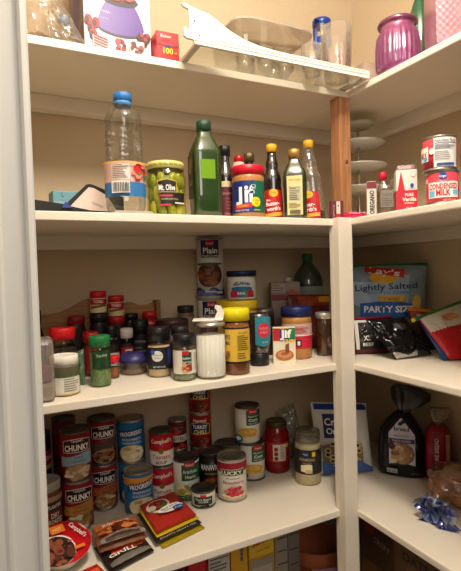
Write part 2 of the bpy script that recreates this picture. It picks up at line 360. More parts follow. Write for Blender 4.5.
def lucky(d, r, h):
    d.rect(-r * 3, r * 3, h * .70, h * .93, M('#A3182A'), 24); d.strip(lambda u: h * .62, lambda u: h * .78, -r * .85, r * .85, M('#d8cfa8')); d.strip(lambda u: h * .635, lambda u: h * .765, -r * .82, r * .82, M('#1e4a2c'))
    d.text('LUCKY', -.001, h * .70, .0105, TXT, r * 1.45, .03); d.text('Premium', .003, h * .57, .006, TXB, r * .9); d.text('Strawberry', .004, h * .475, .0092, M('#a8324a'), r * 1.5, .01)
    d.ell(.004, h * .14, r * .92, h * .055, M('#caa45e')); d.ell(.004, h * .165, r * .88, h * .05, M('#f0e4cc'))
    d.blobs(.006, h * .27, r * .75, h * .13, [M('#d0273a'), M('#b81a2e'), M('#e0485a')], 26, .2, 6)
can(-.243, .206, Z, .0405, .1145, 'red and white can of strawberry pie filling at the front of the low shelf', lucky, M('#EFE8DA', .4), .02)
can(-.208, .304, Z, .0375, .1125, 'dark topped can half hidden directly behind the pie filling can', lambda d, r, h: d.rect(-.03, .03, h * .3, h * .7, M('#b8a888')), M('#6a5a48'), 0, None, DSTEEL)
def olive(d, r, h):
    d.strip(lambda u: h * .22, lambda u: h * .70 + 0 * u, -r * .8, r * .8, M('#16301e')); d.rect(-.008, .008, h * .70, h * .84, RED)
    d.text('Black Beans', 0, h * .56, .0058, TXT, r * 1.3); d.text('OLIVES', 0, h * .42, .0055, TXT, r * .8); d.blobs(0, h * .2, r * .4, h * .1, [TXB, M('#2a2a1a')], 8, .4)
can(-.329, .207, Z, .0325, .0445, 'short small can with white and dark green label in front of the artichoke can', olive, M('#E2DBC8'), -.02, None, DSTEEL)
def corn(d, r, h):
    d.rect(-.001, r * 1.6, h * .52, h * .93, M('#17593a')); d.rect(.004, r * .9, h * .82, h * .95, RED); d.text('Sweet', r * .55, h * .885, .006, TXT, r * .6)
    d.text('Whole Kernel', r * .6, h * .755, .0052, TXT, r * 1.0); d.text('Corn', r * .55, h * .66, .0088, TXT, r * .8, .02); d.text('NO SALT', r * .55, h * .57, .004, TXT, r * .8)
    d.ell(.002, h * .33, r * .85, h * .13, M('#d8a53e')); d.blobs(.002, h * .33, r * .82, h * .125, [M('#e8bf58'), M('#d09a34'), M('#f0d070')], 34, .13, 7)
    d.ell(-r * .62, h * .18, r * .36, h * .10, M('#2a6a8a')); d.ell(-r * .62, h * .19, r * .22, h * .05, M('#d8e4e4'))
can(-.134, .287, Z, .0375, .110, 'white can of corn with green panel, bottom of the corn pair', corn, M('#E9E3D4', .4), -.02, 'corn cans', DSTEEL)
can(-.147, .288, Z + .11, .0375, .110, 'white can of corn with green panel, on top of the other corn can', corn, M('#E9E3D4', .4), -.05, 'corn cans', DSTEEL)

# sauce jar
t = thing('sauce_jar', 'glass jar of red pasta sauce with dark lid, right of the corn cans', 'jar', -.044, .292, Z, face(-.044, .292, .1))
jarpart(t, [(0, .002), (.036, .001), (.039, .006), (.039, .03), (.0375, .034), (.0375, .098), (.039, .103), (.038, .118), (.031, .134), (.029, .138), (.029, .140), (0, .140)], M('#7A1210', .12, 0, .15, 30))
lid(t, .0315, .137, .155, M('#4a3a26', .4, .5), ribs=0)
band(t, .0375, .036, .096, M('#a8181a'), lambda d, r, a, b: (d.rect(-.016, .024, a + .004, b - .006, M('#d8cdb8')), d.lines(.006, .022, a + .01, b - .01, 9, M('#7a5a4a')), [d.ell(-.006, a + .012 + .014 * i, .006, .006, M('#8a1a1a')) for i in range(3)], d.rect(.022, .034, b - .016, b - .004, M('#d8b43a'))))
# parmesan
t = thing('cheese_shaker', 'clear shaker of grated parmesan with black label and clear lid near the white post', 'cheese shaker', -.009, .178, Z, face(-.009, .178, -.06))
jarpart(t, [(0, .001), (.036, .001), (.0385, .005), (.0385, .108), (.034, .118), (.033, .122)], GLASS)
MB().lathe([(0, .003), (.037, .004), (.037, .112), (.033, .118), (0, .118)], M('#DECFA6', .9, 0, .12, 400)).build('grated_cheese', t)
MB().lathe([(.034, .121), (.0365, .123), (.0365, .148), (.035, .151), (0, .151)], clear('#cfcabb', .2, .1, '#8d8672', .35), 40).build('lid', t)
def parm(d, r, a, b):
    d.ell(-.004, b - .012, .0085, .0055, M('#1a3a8a')); d.text('Kroger', -.004, b - .012, .004, TXT, .013); d.text('PARMESAN', 0, b - .027, .008, M('#b8a87c'), .044, .01); d.text('GRATED', 0, b - .038, .005, M('#b8a87c'), .026)
    d.rect(.014, .024, b - .018, b - .005, YEL)
    d.strip(lambda u: a + .006 + .15 * abs(u), lambda u: a + .030 - .2 * abs(u - .003), -.018, .014, M('#E9D9AE')); d.strip(lambda u: a + .004, lambda u: a + .016 - .4 * abs(u - .004), -.006, .014, M('#C9AE76'))
band(t, .0388, .034, .104, M('#23201e'), parm, -1.9, 1.9)
# nut jar by the door frame
t = thing('nut_jar', 'plastic jar of dry roasted nuts with grey lid, beside the white door frame', 'jar', -.717, .246, Z, face(-.717, .246, .25))
jarpart(t, [(0, .001), (.032, .001), (.035, .006), (.035, .10), (.0335, .112), (.030, .116)], M('#7a4a2a', .3))
lid(t, .0335, .115, .137, M('#B5AFA4', .4), ribs=40)
band(t, .0352, .018, .108, M('#7d2c18'), lambda d, r, a, b: (d.strip(lambda u: b - .036, lambda u: b - .018 + .1 * u, -.03, .05, M('#14161e')), d.text('PLANTERS', .012, b - .026, .009, TXT, .036, .02), d.rect(-.03, .05, b - .014, b - .002, M('#b8946a')), d.text('DRY', .012, b - .047, .012, TXT, .022, .02), d.text('ROASTED', .014, b - .061, .011, TXT, .036, .02), d.blobs(.01, a + .014, .022, .012, [M('#c79a5a'), M('#e0bf86'), M('#a8743a')], 20, .25)))

# microwave soup bowl
bx, by = -.698, .118
t = thing('soup_bowl', 'round microwave soup bowl with red peel lid, lying front left on the low shelf', 'soup bowl', bx, by, Z + .0128, .2, None, .34)
jarpart(t, [(0, .001), (.036, .001), (.038, .004), (.052, .036), (.0565, .038), (.0575, .0405), (.055, .0405)], M('#E4DDCE'), 'bowl')
l = MB(); T = lambda u, v, o: (u, v, .0412 + o)
l.lathe([(0, .0411), (.057, .0408), (.0572, .0402)], M('#C4121E', .3), 40)
d = Dec(l, T); d.ell(-.018, -.016, .0375, .040, TXT, 20); d.ell(-.019, -.018, .036, .038, M('#3e1a10'), 20)
d.blobs(-.019, -.019, .036, .037, [M('#5a2a1a'), M('#7d3e24'), M('#2e100a'), M('#8a4a30')], 46, .2, 3)
d.strip(lambda u: .020, lambda u: .042, -.020, .010, M('#E07A22')); d.text('HOT', -.005, .031, .008, M('#f8d8a0'), .018)
d.text("Campbell's", .034, .012, .011, TXT, .050, .01, rot=-1.15); d.text('CHUNKY', .046, .016, .005, TXT, .024, 0, rot=-1.15); d.rect(.012, .034, -.036, -.028, M('#E07A22'))
l.build('peel_lid', t)

# sauce pouches and gravy packets lying on the low shelf
def meat(d, w, h, title, stripe):
    d.rect(-w * .5, w * .5, h * .80, h * .97, M('#8d8478')); d.rect(-w * .46, w * .46, h * .62, h * .82, M(stripe)); d.text(title, 0, h * .72, .010, TXT, w * .6, .02)
    d.blobs(0, h * .40, w * .44, h * .26, [M('#8a3a16'), M('#6a2410'), M('#b3562a'), M('#4a180a'), M('#c97a3a')], 40, .22, len(title))
    d.strip(lambda u: h * .02, lambda u: h * (.10 + .12 * math.cos(u / w * 3)), -w * .47, w * .47, M('#A39C92', .25, .5)); d.strip(lambda u: h * .03, lambda u: h * (.06 + .10 * math.cos(u / w * 3)), -w * .36, w * .36, M('#4a2c1a'))
bag('sauce_pouch', 'brown sauce pouch with a picture of sliced meat, lying on top of the darker pouch', 'pouch', (-.628, .180, .800), (-.520, .186, .798), (-.628, .070, .793), (-.519, .080, .792), .008, M('#7a4a30', .35), lambda d, w, h: meat(d, w, h, 'SLOW COOK', '#b5602a'), sd=3, wr=.003, back=.4)
bag('sauce_pouch', 'dark sauce pouch with orange and silver front, underneath the meat pouch at the shelf edge', 'pouch', (-.630, .125, .777), (-.522, .132, .777), (-.616, .018, .774), (-.513, .052, .774), .006, M('#2c211c', .3), lambda d, w, h: (d.rect(-w * .3, w * .45, h * .42, h * .66, M('#C8461C')), d.blobs(w * .1, h * .55, w * .3, h * .12, [M('#d8642a'), M('#a8321a'), M('#e08a3a')], 16, .3), d.text('GRILL', -w * .1, h * .34, .011, TXT, w * .6, .02), d.strip(lambda u: h * .03, lambda u: h * (.12 + .1 * math.cos(u / w * 3)), -w * .45, w * .45, M('#8f8980', .25, .5))), sd=5, wr=.0025, back=.3)
bag('seasoning_packet', 'small bright red packet poking out between the soup bowl and the pouches', 'packet', (-.668, .062, .7715), (-.634, .070, .7715), (-.652, .004, .7705), (-.617, .012, .7705), .003, M('#B5141E', .35), lambda d, w, h: d.rect(-w * .2, w * .3, h * .4, h * .7, M('#d8631e')), sd=6, wr=.001, back=.2)
def gravy(d, w, h):
    d.rect(-w * .49, w * .49, h * .02, h * .98, M('#A3261A'), 8, 8); d.ell(-w * .13, h * .70, w * .31, h * .21, M('#e6dcc8')); d.ell(-w * .12, h * .72, w * .25, h * .165, M('#8a2a1c'))
    d.blobs(-w * .14, h * .70, w * .24, h * .15, [M('#6e1a12'), M('#a83a24'), M('#3f6a2a'), M('#c7402e')], 22, .25, 2); d.ell(-w * .36, h * .60, w * .12, h * .08, M('#cfc2a4'))
    d.ell(w * .05, h * .40, w * .33, h * .12, TXT); d.text('Beef Stew', w * .03, h * .44, .007, TXB, w * .45, .01, rot=.12); d.text('Seasoning', w * .05, h * .37, .007, TXB, w * .42, .01, rot=.12); d.ell(w * .22, h * .32, w * .15, h * .07, M('#1a4f9a')); d.text('Kroger', w * .22, h * .32, .005, TXT, w * .2)
    d.ell(w * .38, h * .47, w * .085, h * .08, M('#5a120c'))
TLp, TRp, BRp, BLp = (-.503, .205, .806), (-.405, .232, .806), (-.389, .108, .797), (-.498, .078, .797)
def off(p, dx, dy, z): return (p[0] + dx, p[1] + dy, z)
bag('seasoning_packet', 'red seasoning packet with a bowl picture and white oval, topmost of the packet pile', 'packet', TLp, TRp, BLp, BRp, .003, M('#A3261A', .35), gravy, sd=1, wr=.0015, back=.3, seal=.03)
ylw = M('#C9A61A', .35)
bag('seasoning_packet', 'yellow edged packet directly under the red one in the packet pile', 'packet', off(TLp, -.004, -.002, .797), off(TRp, .003, -.003, .797), off(BLp, -.002, -.006, .789), off(BRp, .005, -.005, .789), .002, ylw, None, sd=2, wr=.001, back=.3, seal=.03)
bag('seasoning_packet', 'black packet with pale lettering along its edge, third down in the packet pile', 'packet', off(TLp, -.008, -.004, .788), off(TRp, .004, -.006, .788), off(BLp, -.006, -.012, .780), off(BRp, .009, -.011, .780), .002, M('#2a2622', .35), lambda d, w, h: d.text('BROWN GRAVY MIX', 0, h * .055, .007, M('#d8cdb0'), w * .8), sd=3, wr=.001, back=.3, seal=.03)
bag('seasoning_packet', 'olive yellow packet at the bottom of the packet pile', 'packet', off(TLp, -.004, -.008, .778), off(TRp, .006, -.012, .778), off(BLp, .006, -.022, .7705), off(BRp, .013, -.020, .7705), .002, M('#9c8418', .35), None, sd=4, wr=.001, back=.3, seal=.03)

# bags at the back of the low shelf
def crispy(d, w, h):
    d.rect(-w * .47, w * .47, h * .90, h * .985, M('#1B3C8C')); d.strip(lambda u: h * .50, lambda u: h * .84, -w * .36, w * .16, M('#14295e')); d.text('Crispy', -w * .13, h * .73, .021, TXT, w * .42, .02); d.text('Onions', -w * .12, h * .60, .018, TXT, w * .40, .02); d.rect(w * .0, w * .12, h * .84, h * .89, RED)
    d.strip(lambda u: h * .13, lambda u: h * .50 - .3 * abs(u), -w * .42, w * .3, M('#8a7a58'))
    rn = random.Random(4)
    for i in range(26):
        a = rn.uniform(-.38, .26) * w; b = rn.uniform(.16, .44) * h; d.ell(a, b, .009, .0075, M('#D8C48E')); d.ell(a, b, .0055, .0042, M('#2e2a20'))
    d.strip(lambda u: h * .015, lambda u: h * .14 + .01 * math.sin(u * 60), -w * .46, w * .46, M('#3a5a9a'))
bag('onion_bag', 'white and blue bag of crispy fried onions standing behind the white post', 'bag', (.050, .240, .975), (.218, .182, .960), (.040, .192, .770), (.192, .130, .770), .028, M('#E3DED2', .35), crispy, sd=8, wr=.004)
t, q = bag('plastic_bag', 'crumpled clear plastic bag behind the gap between the sauce jar and cheese shaker', 'bag', (-.006, .350, .935), (.062, .352, .945), (-.010, .335, .771), (.086, .330, .771), .026, clear('#e8e2d8', .2, .2, '#b3a694', .45), None, sd=9, wr=.012)
# ================================================================== right side, low shelf: bread
def loft(mb, rings, m, seg=40, sq=2.6, wr=0, sd=0):
    """rings: (z, half width, half depth, x shift, y shift)"""
    vs = []
    for z, a, b, dx, dy in rings:
        for k in range(seg):
            t = 2 * PI * k / seg; s_, c_ = math.sin(t), -math.cos(t)
            w = noise.noise(Vector((s_ * 2.5, c_ * 2.5, z * 25 + sd))) * wr
            vs.append((dx + (a + w) * math.copysign(abs(s_) ** (2 / sq), s_), dy + (b + w) * math.copysign(abs(c_) ** (2 / sq), c_), z))
    n = len(rings); fs = [(i * seg + k, i * seg + (k + 1) % seg, (i + 1) * seg + (k + 1) % seg, (i + 1) * seg + k) for i in range(n - 1) for k in range(seg)]
    fs += [tuple(range(seg)), tuple((n - 1) * seg + k for k in range(seg))]
    mb.add(vs, fs, m)
t = thing('bread_bag', 'black bread bag with white panel and twisted dark top on the right low shelf', 'bread bag', .266, .082, Z, face(.266, .082, -.05)); t.scale = (1.03, 1.03, 1.06)
b = MB(); BKB = M('#121114', .22)
loft(b, [(.001, .058, .034, 0, 0), (.006, .066, .041, 0, 0), (.03, .068, .043, 0, 0), (.09, .064, .040, 0, 0), (.125, .056, .036, -.002, 0), (.150, .040, .028, -.002, .002), (.166, .024, .02, 0, .004), (.178, .013, .012, .004, .006)], BKB, 44, 2.8, .003, 2)
b.build('bag', t)
l = MB(); wid = lambda v: .041 if v < .125 else .041 - (v - .125) * .12
SB = lambda u, v, o: (u, -(wid(v) * max(0, 1 - abs(u / .07) ** 2.8) ** (1 / 2.8) + .0032 + o), v)
d = Dec(l, SB); d.strip(lambda u: .040 + .004 * math.cos(u * 60), lambda u: .168 - abs(u) * 1.25, -.034, .036, M('#CFC8D4'), 18, 6)
d.text('bread', .001, .138, .012, TXB, .040, .02); d.blobs(.0, .155, .010, .006, [TXB], 6, .5); d.text('WHITE BREAD', 0, .119, .006, TXB, .042); d.strip(lambda u: .099, lambda u: .111, -.033, .035, M('#4a2a5a')); d.text('THICK SLICED', 0, .105, .006, TXT, .05)
d.ell(.003, .070, .032, .030, M('#8a6a4a')); d.blobs(.003, .070, .031, .029, [M('#c9a27a'), M('#dcb98e'), M('#a87a52'), M('#b58a60')], 40, .2, 3); d.ell(-.026, .092, .009, .010, M('#4a2422'))
d.rect(-.040, -.012, .017, .029, M('#b3aea6')); d.text('20 OZ', -.026, .023, .008, TXB, .022, .02); d.text('NET WT', .035, .020, .004, M('#8a8680'), .02); l.build('label', t)
b = MB(); loft(b, [(.172, .012, .012, .004, .006), (.182, .016, .013, .008, .006), (.190, .032, .022, .016, .008), (.206, .052, .030, .028, .012), (.226, .052, .030, .026, .014), (.240, .034, .020, .010, .014), (.246, .016, .010, .0, .014)], clear('#4a4c50', .12, .15, '#16171a', .78), 40, 2, .012, 7); b.build('twisted_top', t)
t = thing('bread_bag', 'red and clear bread bag leaning against the right wall behind the black bread bag', 'bread bag', .326, .004, Z, face(.326, .004, .0))
b = MB(); loft(b, [(.001, .030, .028, 0, 0), (.006, .036, .034, 0, 0), (.10, .036, .034, 0, 0), (.135, .034, .032, 0, 0), (.152, .024, .022, 0, 0), (.160, .012, .01, 0, 0)], M('#8E1220', .25), 36, 3.2, .002, 5); b.build('bag', t)
l = MB(); d = Dec(l, lambda u, v, o: (u, -(.0345 * max(0, 1 - abs(u / .039) ** 3.2) ** (1 / 3.2) + .0018 + o), v)); d.text('NATURE BREAD', -.004, .078, .011, M('#d8c7c0'), .10, .02, rot=PI / 2); d.rect(.020, .031, .01, .14, M('#b08a5e')); l.build('label', t)
b = MB(); loft(b, [(.154, .014, .012, 0, 0), (.162, .012, .010, 0, 0), (.175, .022, .016, .004, 0), (.196, .032, .018, .008, 0), (.206, .026, .012, .006, 0)], clear('#f4ece4', .28, .12), 36, 2, .010, 9); b.build('twisted_top', t)
bag('snack_bag', 'dark brown bag with a red corner in the shadow left of the black bread bag', 'bag', (.180, .290, .945), (.258, .245, .930), (.160, .290, .770), (.258, .230, .770), .03, M('#2e2019', .4), lambda d, w, h: (d.strip(lambda u: h * .80, lambda u: h * .95, -w * .05, w * .44, M('#A3281E'), 6), d.rect(-w * .4, w * .4, h * .3, h * .5, M('#3c2a20'))), sd=12, wr=.006)
# buns
t = thing('bun_bag', 'clear bag of tan buns with blue twisted tail on the right low shelf', 'bread bag', .256, -.118, Z)
BUN = M('#C4875A', .6, 0, .2, 35, .2)
for i, (x, y, z, r) in enumerate([(-.020, .034, .034, .036), (-.022, -.026, .033, .035), (.036, .032, .034, .036), (.036, -.028, .034, .036), (.004, .004, .066, .032)]):
    MB().ball((x, y, z), r, r, r * .8, BUN, None, 18, 10, .12, i).build('bun', t)
b = MB(); b.ball((.006, .002, .052), .076, .078, .044, clear('#f6e6da', .24, .1, '#C98A66', .48), None, 40, 22, .16, 3); b.build('bag', t)
b = MB(); NK = Vector((-.117, -.014, .034)); 
b.tube([(-.060, -.004, .045), (-.090, -.010, .040), tuple(NK)], [.034, .016, .0075], clear('#f6e6da', .26, .1, '#c99570', .25), 16); bn = b.build('bag_neck', t)
MB().tube([NK + Vector((.006, -.001, .002)), NK + Vector((-.004, 0, -.001))], [.0105, .0105], M('#D6CBA2', .5), 12).build('twist_tie', bn)
b = MB()
def tail(u, v, wr, R, sd):
    a = 2 * PI * u; rr = .007 + R * v ** .8 * (1 + .35 * math.sin(a * 7 + sd) * v); dr = Vector((-.034, -.040, -.006)) * v
    w = Vector((noise.noise(Vector((math.cos(a) * 3, math.sin(a) * 3, v * 4 + sd))), noise.noise(Vector((math.cos(a) * 3 + 9, math.sin(a) * 3, v * 4 + sd))), noise.noise(Vector((math.cos(a) * 3, math.sin(a) * 3 + 9, v * 4 + sd))))) * wr * v
    p = NK + dr + Vector((-.25 * math.cos(a) * rr, math.cos(a) * rr, math.sin(a) * rr * .85)) + w
    p.z = max(p.z, .002); return p
b.grid(lambda u, v: tail(u, v, .020, .034, 1), 70, 14, clear('#c8d4f0', .22, .12, '#15308c', .9))
b.grid(lambda u, v: tail(u, v, .018, .030, 5), 60, 10, clear('#dfe6f6', .35, .1, '#b9c6e6', .4)); b.build('bag_tail', t)

# ================================================================== right side, waist shelf: chips
Z = SH[3]
def lays(d, w, h):
    d.strip(lambda u: h * .50 + .012 * math.sin(u * 40), lambda u: h * .82 + .01 * math.sin(u * 30), -w * .45, w * .30, M('#9fb8cc'), 14, 6)
    d.ell(-w * .0, h * .845, w * .18, h * .085, M('#E0A91E')); d.strip(lambda u: h * .865 - .20 * u, lambda u: h * .955 - .12 * u, -w * .24, w * .24, M('#BE1A22')); d.text("Lay's", 0, h * .908, .019, TXT, w * .38, .02, rot=-.15)
    d.text('Lightly Salted', w * .02, h * .725, .019, NAVY, w * .76, .01, rot=.04); d.text('POTATO CHIPS', w * .05, h * .65, .008, M('#3a5a8a'), w * .5)
    d.strip(lambda u: h * .36, lambda u: h * .55 - .1 * abs(u), -w * .30, w * .44, M('#1D5CA8'), 12, 4); d.text('PARTY SIZE', w * .06, h * .455, .019, TXT, w * .62, .03); d.rect(-w * .06, w * .26, h * .545, h * .61, M('#d8a428')); d.text('Classic', w * .1, h * .578, .009, TXB, w * .2)
    d.ell(w * .40, h * .52, w * .05, h * .10, M('#E0B64A'))
dv = Vector((.70, -.71, 0)); c0 = Vector((.238, .122, 0))
P = lambda s_, z, back=0: tuple(c0 + dv * s_ + Vector((.71, .70, 0)) * back + Vector((0, 0, z)))
t, q = bag('chip_bag', 'large pale blue chip bag with green clip strip, standing behind the black pouches', 'chip bag', P(-.112, Z + .249, .02), P(.128, Z + .249, .02), P(-.106, Z + .002), P(.108, Z + .002), .036, M('#8CA2B2', .22, .25, .25, 14), lays, sd=21, wr=.006)
b = MB(); o = Vector(t.location)
b.tube([q.c[0] - o + Vector((0, 0, -.004)), q.c[1] - o + Vector((0, 0, -.004))], .0055, M('#2c7a3a', .35), 8); b.build('bag_clip', t)
def pouch(d, w, h):
    d.rect(-w * .48, w * .48, h * .02, h * .12, M('#5a1420')); d.strip(lambda u: h * .13, lambda u: h * .95, -w * .48, w * .10, M('#d8d2c8'), 8, 5); d.strip(lambda u: h * .13, lambda u: h * .88, -w * .40, w * .12, M('#1c1a1a'), 8, 5)
    d.rect(-w * .38, w * .02, h * .20, h * .55, M('#111'.ljust(7, '1'))); d.text('XL', -w * .2, h * .44, .014, TXT, w * .18, .02); d.text('BEEF', -w * .18, h * .26, .009, TXT, w * .28, .02)
t, q = bag('snack_pouch', 'white and black pouch with red zip edge in front of the blue chip bag', 'pouch', (.090, .086, 1.241), (.200, .048, 1.243), (.084, .068, 1.1445), (.180, .026, 1.1445), .010, M('#1a1718', .3), pouch, sd=22, wr=.003, back=.5)
b = MB(); o = Vector(t.location); b.tube([q.c[0] - o, q.c[1] - o], .0035, M('#C2203A', .35), 6); b.build('zip_edge', t)
t, q = bag('snack_bag', 'glossy black snack bag with silver torn edge, slumped in front of the blue chip bag', 'bag', (.071, .012, 1.246), (.184, -.014, 1.248), (.112, -.050, 1.1455), (.230, -.064, 1.150), .016, M('#0d0c0d', .14, 0, .2, 30), lambda d, w, h: (d.strip(lambda u: h * .01, lambda u: h * (.10 + .05 * math.sin(u * 90)), -w * .48, w * .10, M('#B9B4AC', .2, .7), 14, 2), d.ell(w * .1, h * .72, w * .16, h * .10, M('#2e2c2b', .3))), sd=23, wr=.007, back=.3)
bag('snack_bag', 'orange topped dark snack bag behind the red chip bag', 'bag', (.228, .020, 1.272), (.292, -.012, 1.262), (.240, -.006, 1.150), (.290, -.030, 1.150), .010, M('#3a1512', .3), lambda d, w, h: (d.rect(-w * .49, w * .49, h * .90, h * .99, M('#C8701E')), d.rect(-w * .45, w * .45, h * .72, h * .88, M('#8a2a1a')), d.text('HOT', 0, h * .80, .008, TXT, w * .4)), sd=25, wr=.002)
def redchip(d, w, h):
    n = 15
    zig = lambda u: h * .60 + .0035 * (abs(((u / w * n) % 1) - .5) * 2)
    d.strip(zig, lambda u: h * .985, -w * .49, w * .49, M('#CFC9C2'), 60, 5); d.ell(-w * .02, h * .80, w * .16, h * .075, M('#C98A5E')); d.ell(w * .05, h * .77, w * .12, h * .05, M('#D29A70'))
    d.text('BAKED', w * .12, h * .47, .013, M('#e6b8b0'), w * .30, .02); d.text('CRACKERS', w * .14, h * .39, .008, M('#e6b8b0'), w * .28)
bag('chip_bag', 'blue bag pressed flat beneath the red and white chip bag', 'chip bag', (.204, -.048, 1.232), (.345, -.070, 1.262), (.200, -.126, 1.1450), (.350, -.160, 1.1450), .006, M('#24508c', .3), None, sd=27, wr=.003, back=.2)
t, q = bag('chip_bag', 'red and white chip bag with a green clip, leaning in front of a blue bag', 'chip bag', (.196, -.050, 1.246), (.338, -.072, 1.282), (.208, -.136, 1.1480), (.360, -.180, 1.1480), .014, M('#C0222A', .28), redchip, sd=28, wr=.003, back=.1)
b = MB(); o = Vector(t.location); e = (q.c[1] - q.c[0]).normalized(); b.tube([q.c[0] - o - e * .018, q.c[1] - o], .0055, M('#2E9A3C', .35), 8); clip = b.build('bag_clip', t)
b = MB(); b.ball(q.c[0] - o - e * .016, .006, .006, .006, M('#d8c82a')); b.build('clip_hinge', clip)

# ================================================================== waist shelf: spices
SPICE = {'pepper': M('#241c16', .8, 0, .3, 300), 'herb': M('#5F7A44', .9, 0, .95, 150), 'garlic': M('#CDB38A', .9, 0, .2, 300), 'cin': M('#8A4A22', .9, 0, .2, 250), 'green': M('#7d8462', .9, 0, .3, 260), 'red': M('#8d2a14', .9, 0, .25, 250)}
def spice(x, y, z, r, h, label, capm, cap_h, body, draw=None, base=None, l0=.12, l1=.9, off=0, neck=.86, group=None, fill=None, name='spice_jar', ribs=0, capr=1.0, glassy=True):
    t = thing(name, label, 'spice jar', x, y, z, face(x, y, off), group); hb = h - cap_h
    pr = [(0, .001), (r * .93, .001), (r, .004), (r, hb - .010), (r * .97, hb - .005), (r * neck, hb - .001), (r * neck, hb)]
    if glassy:
        jarpart(t, pr, GLASS); top = (fill or .8) * hb
        MB().lathe([(0, .003), (r * .92, .003), (r * .955, .006), (r * .955, min(top, hb - .012)), (0, min(top, hb - .012) + .001)], body).build('spice', t)
    else: jarpart(t, pr + [(0, hb)], body)
    lid(t, r * capr, hb - .001, h, capm, ribs=ribs)
    if base: band(t, r + .0003, hb * l0, hb * l1, base, draw, -2.3, 2.3)
    return t
REDC = M('#B3121C', .35); BLKC = M('#141315', .4); GRNC = M('#1C6B36', .35); WHTC = M('#E4DDD0', .45)
# wooden board behind
n = 40; poly = [(-.150, 0)]
for i in range(n + 1):
    u = i / n; x = -.150 + .30 * u
    zz = .145 + .036 * math.exp(-((u - .42) / .18) ** 2) + .020 * math.exp(-((u - .78) / .10) ** 2) + .016 * max(0, (u - .85) / .15)
    poly.append((x, zz))
poly.append((.150, 0))
t = thing('spice_rack_board', 'brown wooden board with a wavy top edge standing against the back wall behind the spices', 'wooden rack', -.555, .352, Z)
MB().prism(poly, -.006, .006, wood('#8a5a30', '#ab7a48', 8, 60, .5)).build('back_board', t); MB().box(.150, .162, -.030, .006, 0, .168, wood('#7a4e28', '#9a6a3a', 8, 60)).build('side_panel', t)

def tone(d, r, a, b): d.strip(lambda u: a + (b - a) * .55, lambda u: b - .002, -r * 1.2, r * 1.2, M('#A8141E')); d.text('TONES', 0, a + (b - a) * .77, .007, TXT, r * 1.2); d.strip(lambda u: a + (b - a) * (.35 + u * 4), lambda u: a + (b - a) * (.52 + u * 4), -r * 1, r * 1, M('#6a4a2a'))
spice(-.567, .302, Z, .0225, .145, 'black capped spice jar under the topmost red capped spice tin', BLKC, .022, M('#1f1714', .4), None, M('#2a2422'), glassy=False, group='dark spice jars at the back')
spice(-.567, .302, Z + .145, .0205, .057, 'small red capped spice tin with cream label, highest of all the spices', REDC, .016, M('#9a1a20', .4), tone, M('#D6C398'), .05, .95, glassy=False, group='red capped spice tins')
spice(-.520, .306, Z, .0215, .133, 'red capped dark spice jar carrying the second small red tin', REDC, .018, M('#2a1a16', .4), None, M('#2a1f1c'), glassy=False)
spice(-.520, .306, Z + .133, .0205, .055, 'small red capped spice tin with cream and brown label, right of the highest tin', REDC, .015, M('#9a1a20', .4), tone, M('#D2BA84'), .05, .95, glassy=False, group='red capped spice tins')
spice(-.625, .300, Z, .0218, .141, 'red domed cap spice jar at the back left in front of the wooden board', M('#8E121A', .35), .020, M('#2a1a16', .4), None, M('#231a18'), glassy=False)
spice(-.431, .305, Z, .0195, .140, 'red capped spice jar with red label near the right end of the wooden board', REDC, .018, M('#5a1a16', .4), lambda d, r, a, b: (d.rect(-r, r, b - .016, b - .002, RED), d.text('CHILI', 0, b - .009, .006, TXT, r)), M('#3a1a16'), .3, .98, glassy=False)
spice(-.479, .322, Z, .0205, .137, 'black flat capped spice jar at the back between the red capped jars', BLKC, .016, M('#191516', .4), None, M('#1d1919'), glassy=False)
spice(-.603, .222, Z, .0190, .107, 'red capped jar right behind the green capped herb shaker', REDC, .024, SPICE['pepper'], None, M('#7d1a18'), .1, .9, -.1)
spice(-.547, .250, Z, .0170, .117, 'black capped spice jar with white and blue label behind the small cinnamon jar', BLKC, .030, SPICE['pepper'], lambda d, r, a, b: (d.ell(0, a + .018, .009, .006, M('#1F3F8A')), d.text('GV', 0, a + .018, .005, TXT, .008)), M('#C9C4B8'), .1, .55)
spice(-.508, .254, Z, .0165, .105, 'white capped spice jar with red label at the middle of the spices', WHTC, .024, SPICE['pepper'], lambda d, r, a, b: (d.rect(-r * .2, r * .8, a + .004, b - .006, M('#d8d0c4')), d.lines(-r * .1, r * .7, a + .006, b - .008, 4, TXB)), M('#9a1a1e'), .2, .72)
spice(-.466, .276, Z, .0225, .122, 'tall all black pepper jar with thin grey lettering behind the garlic jar', BLKC, .036, M('#151314', .35), lambda d, r, a, b: (d.text('PEPPER', 0, b - .018, .007, M('#9a958c'), r * 1.3), d.lines(-r * .7, r * .7, a + .01, b - .03, 4, M('#6a665f'))), M('#1a1818'), .1, .98, glassy=False)
spice(-.671, .186, Z, .0285, .1265, 'wide red lidded spice jar behind the white lidded jar', M('#D0141E', .35), .026, SPICE['pepper'], lambda d, r, a, b: (d.rect(r * .1, r * 1.1, a + .02, b - .006, M('#d0cabc')), d.lines(r * .2, r, a + .024, b - .01, 4, TXB, 3), d.ell(-.012, b - .02, .014, .012, M('#7a8a70'))), M('#2a352a'), .1, .72, ribs=36, capr=.98)
def wl(d, r, a, b):
    d.rect(-r * 2.2, r * 2.2, b - .0195, b - .0005, M('#57533a')); d.rect(-r * 2.2, r * 2.2, b - .022, b - .0195, M('#2e6a4a')); d.lines(-r * .2, r * 1.0, a + .006, b - .024, 6, M('#8a8478')); d.rect(-r * 2.2, r * 2.2, a, a + .0025, M('#B8963A'))
spice(-.683, .074, Z, .0282, .081, 'short jar with ribbed white lid and white label, front left of the waist shelf', M('#EDE7DA', .45), .0195, SPICE['green'], wl, M('#DAD5C8'), .04, .98, .15, ribs=44, capr=.99)
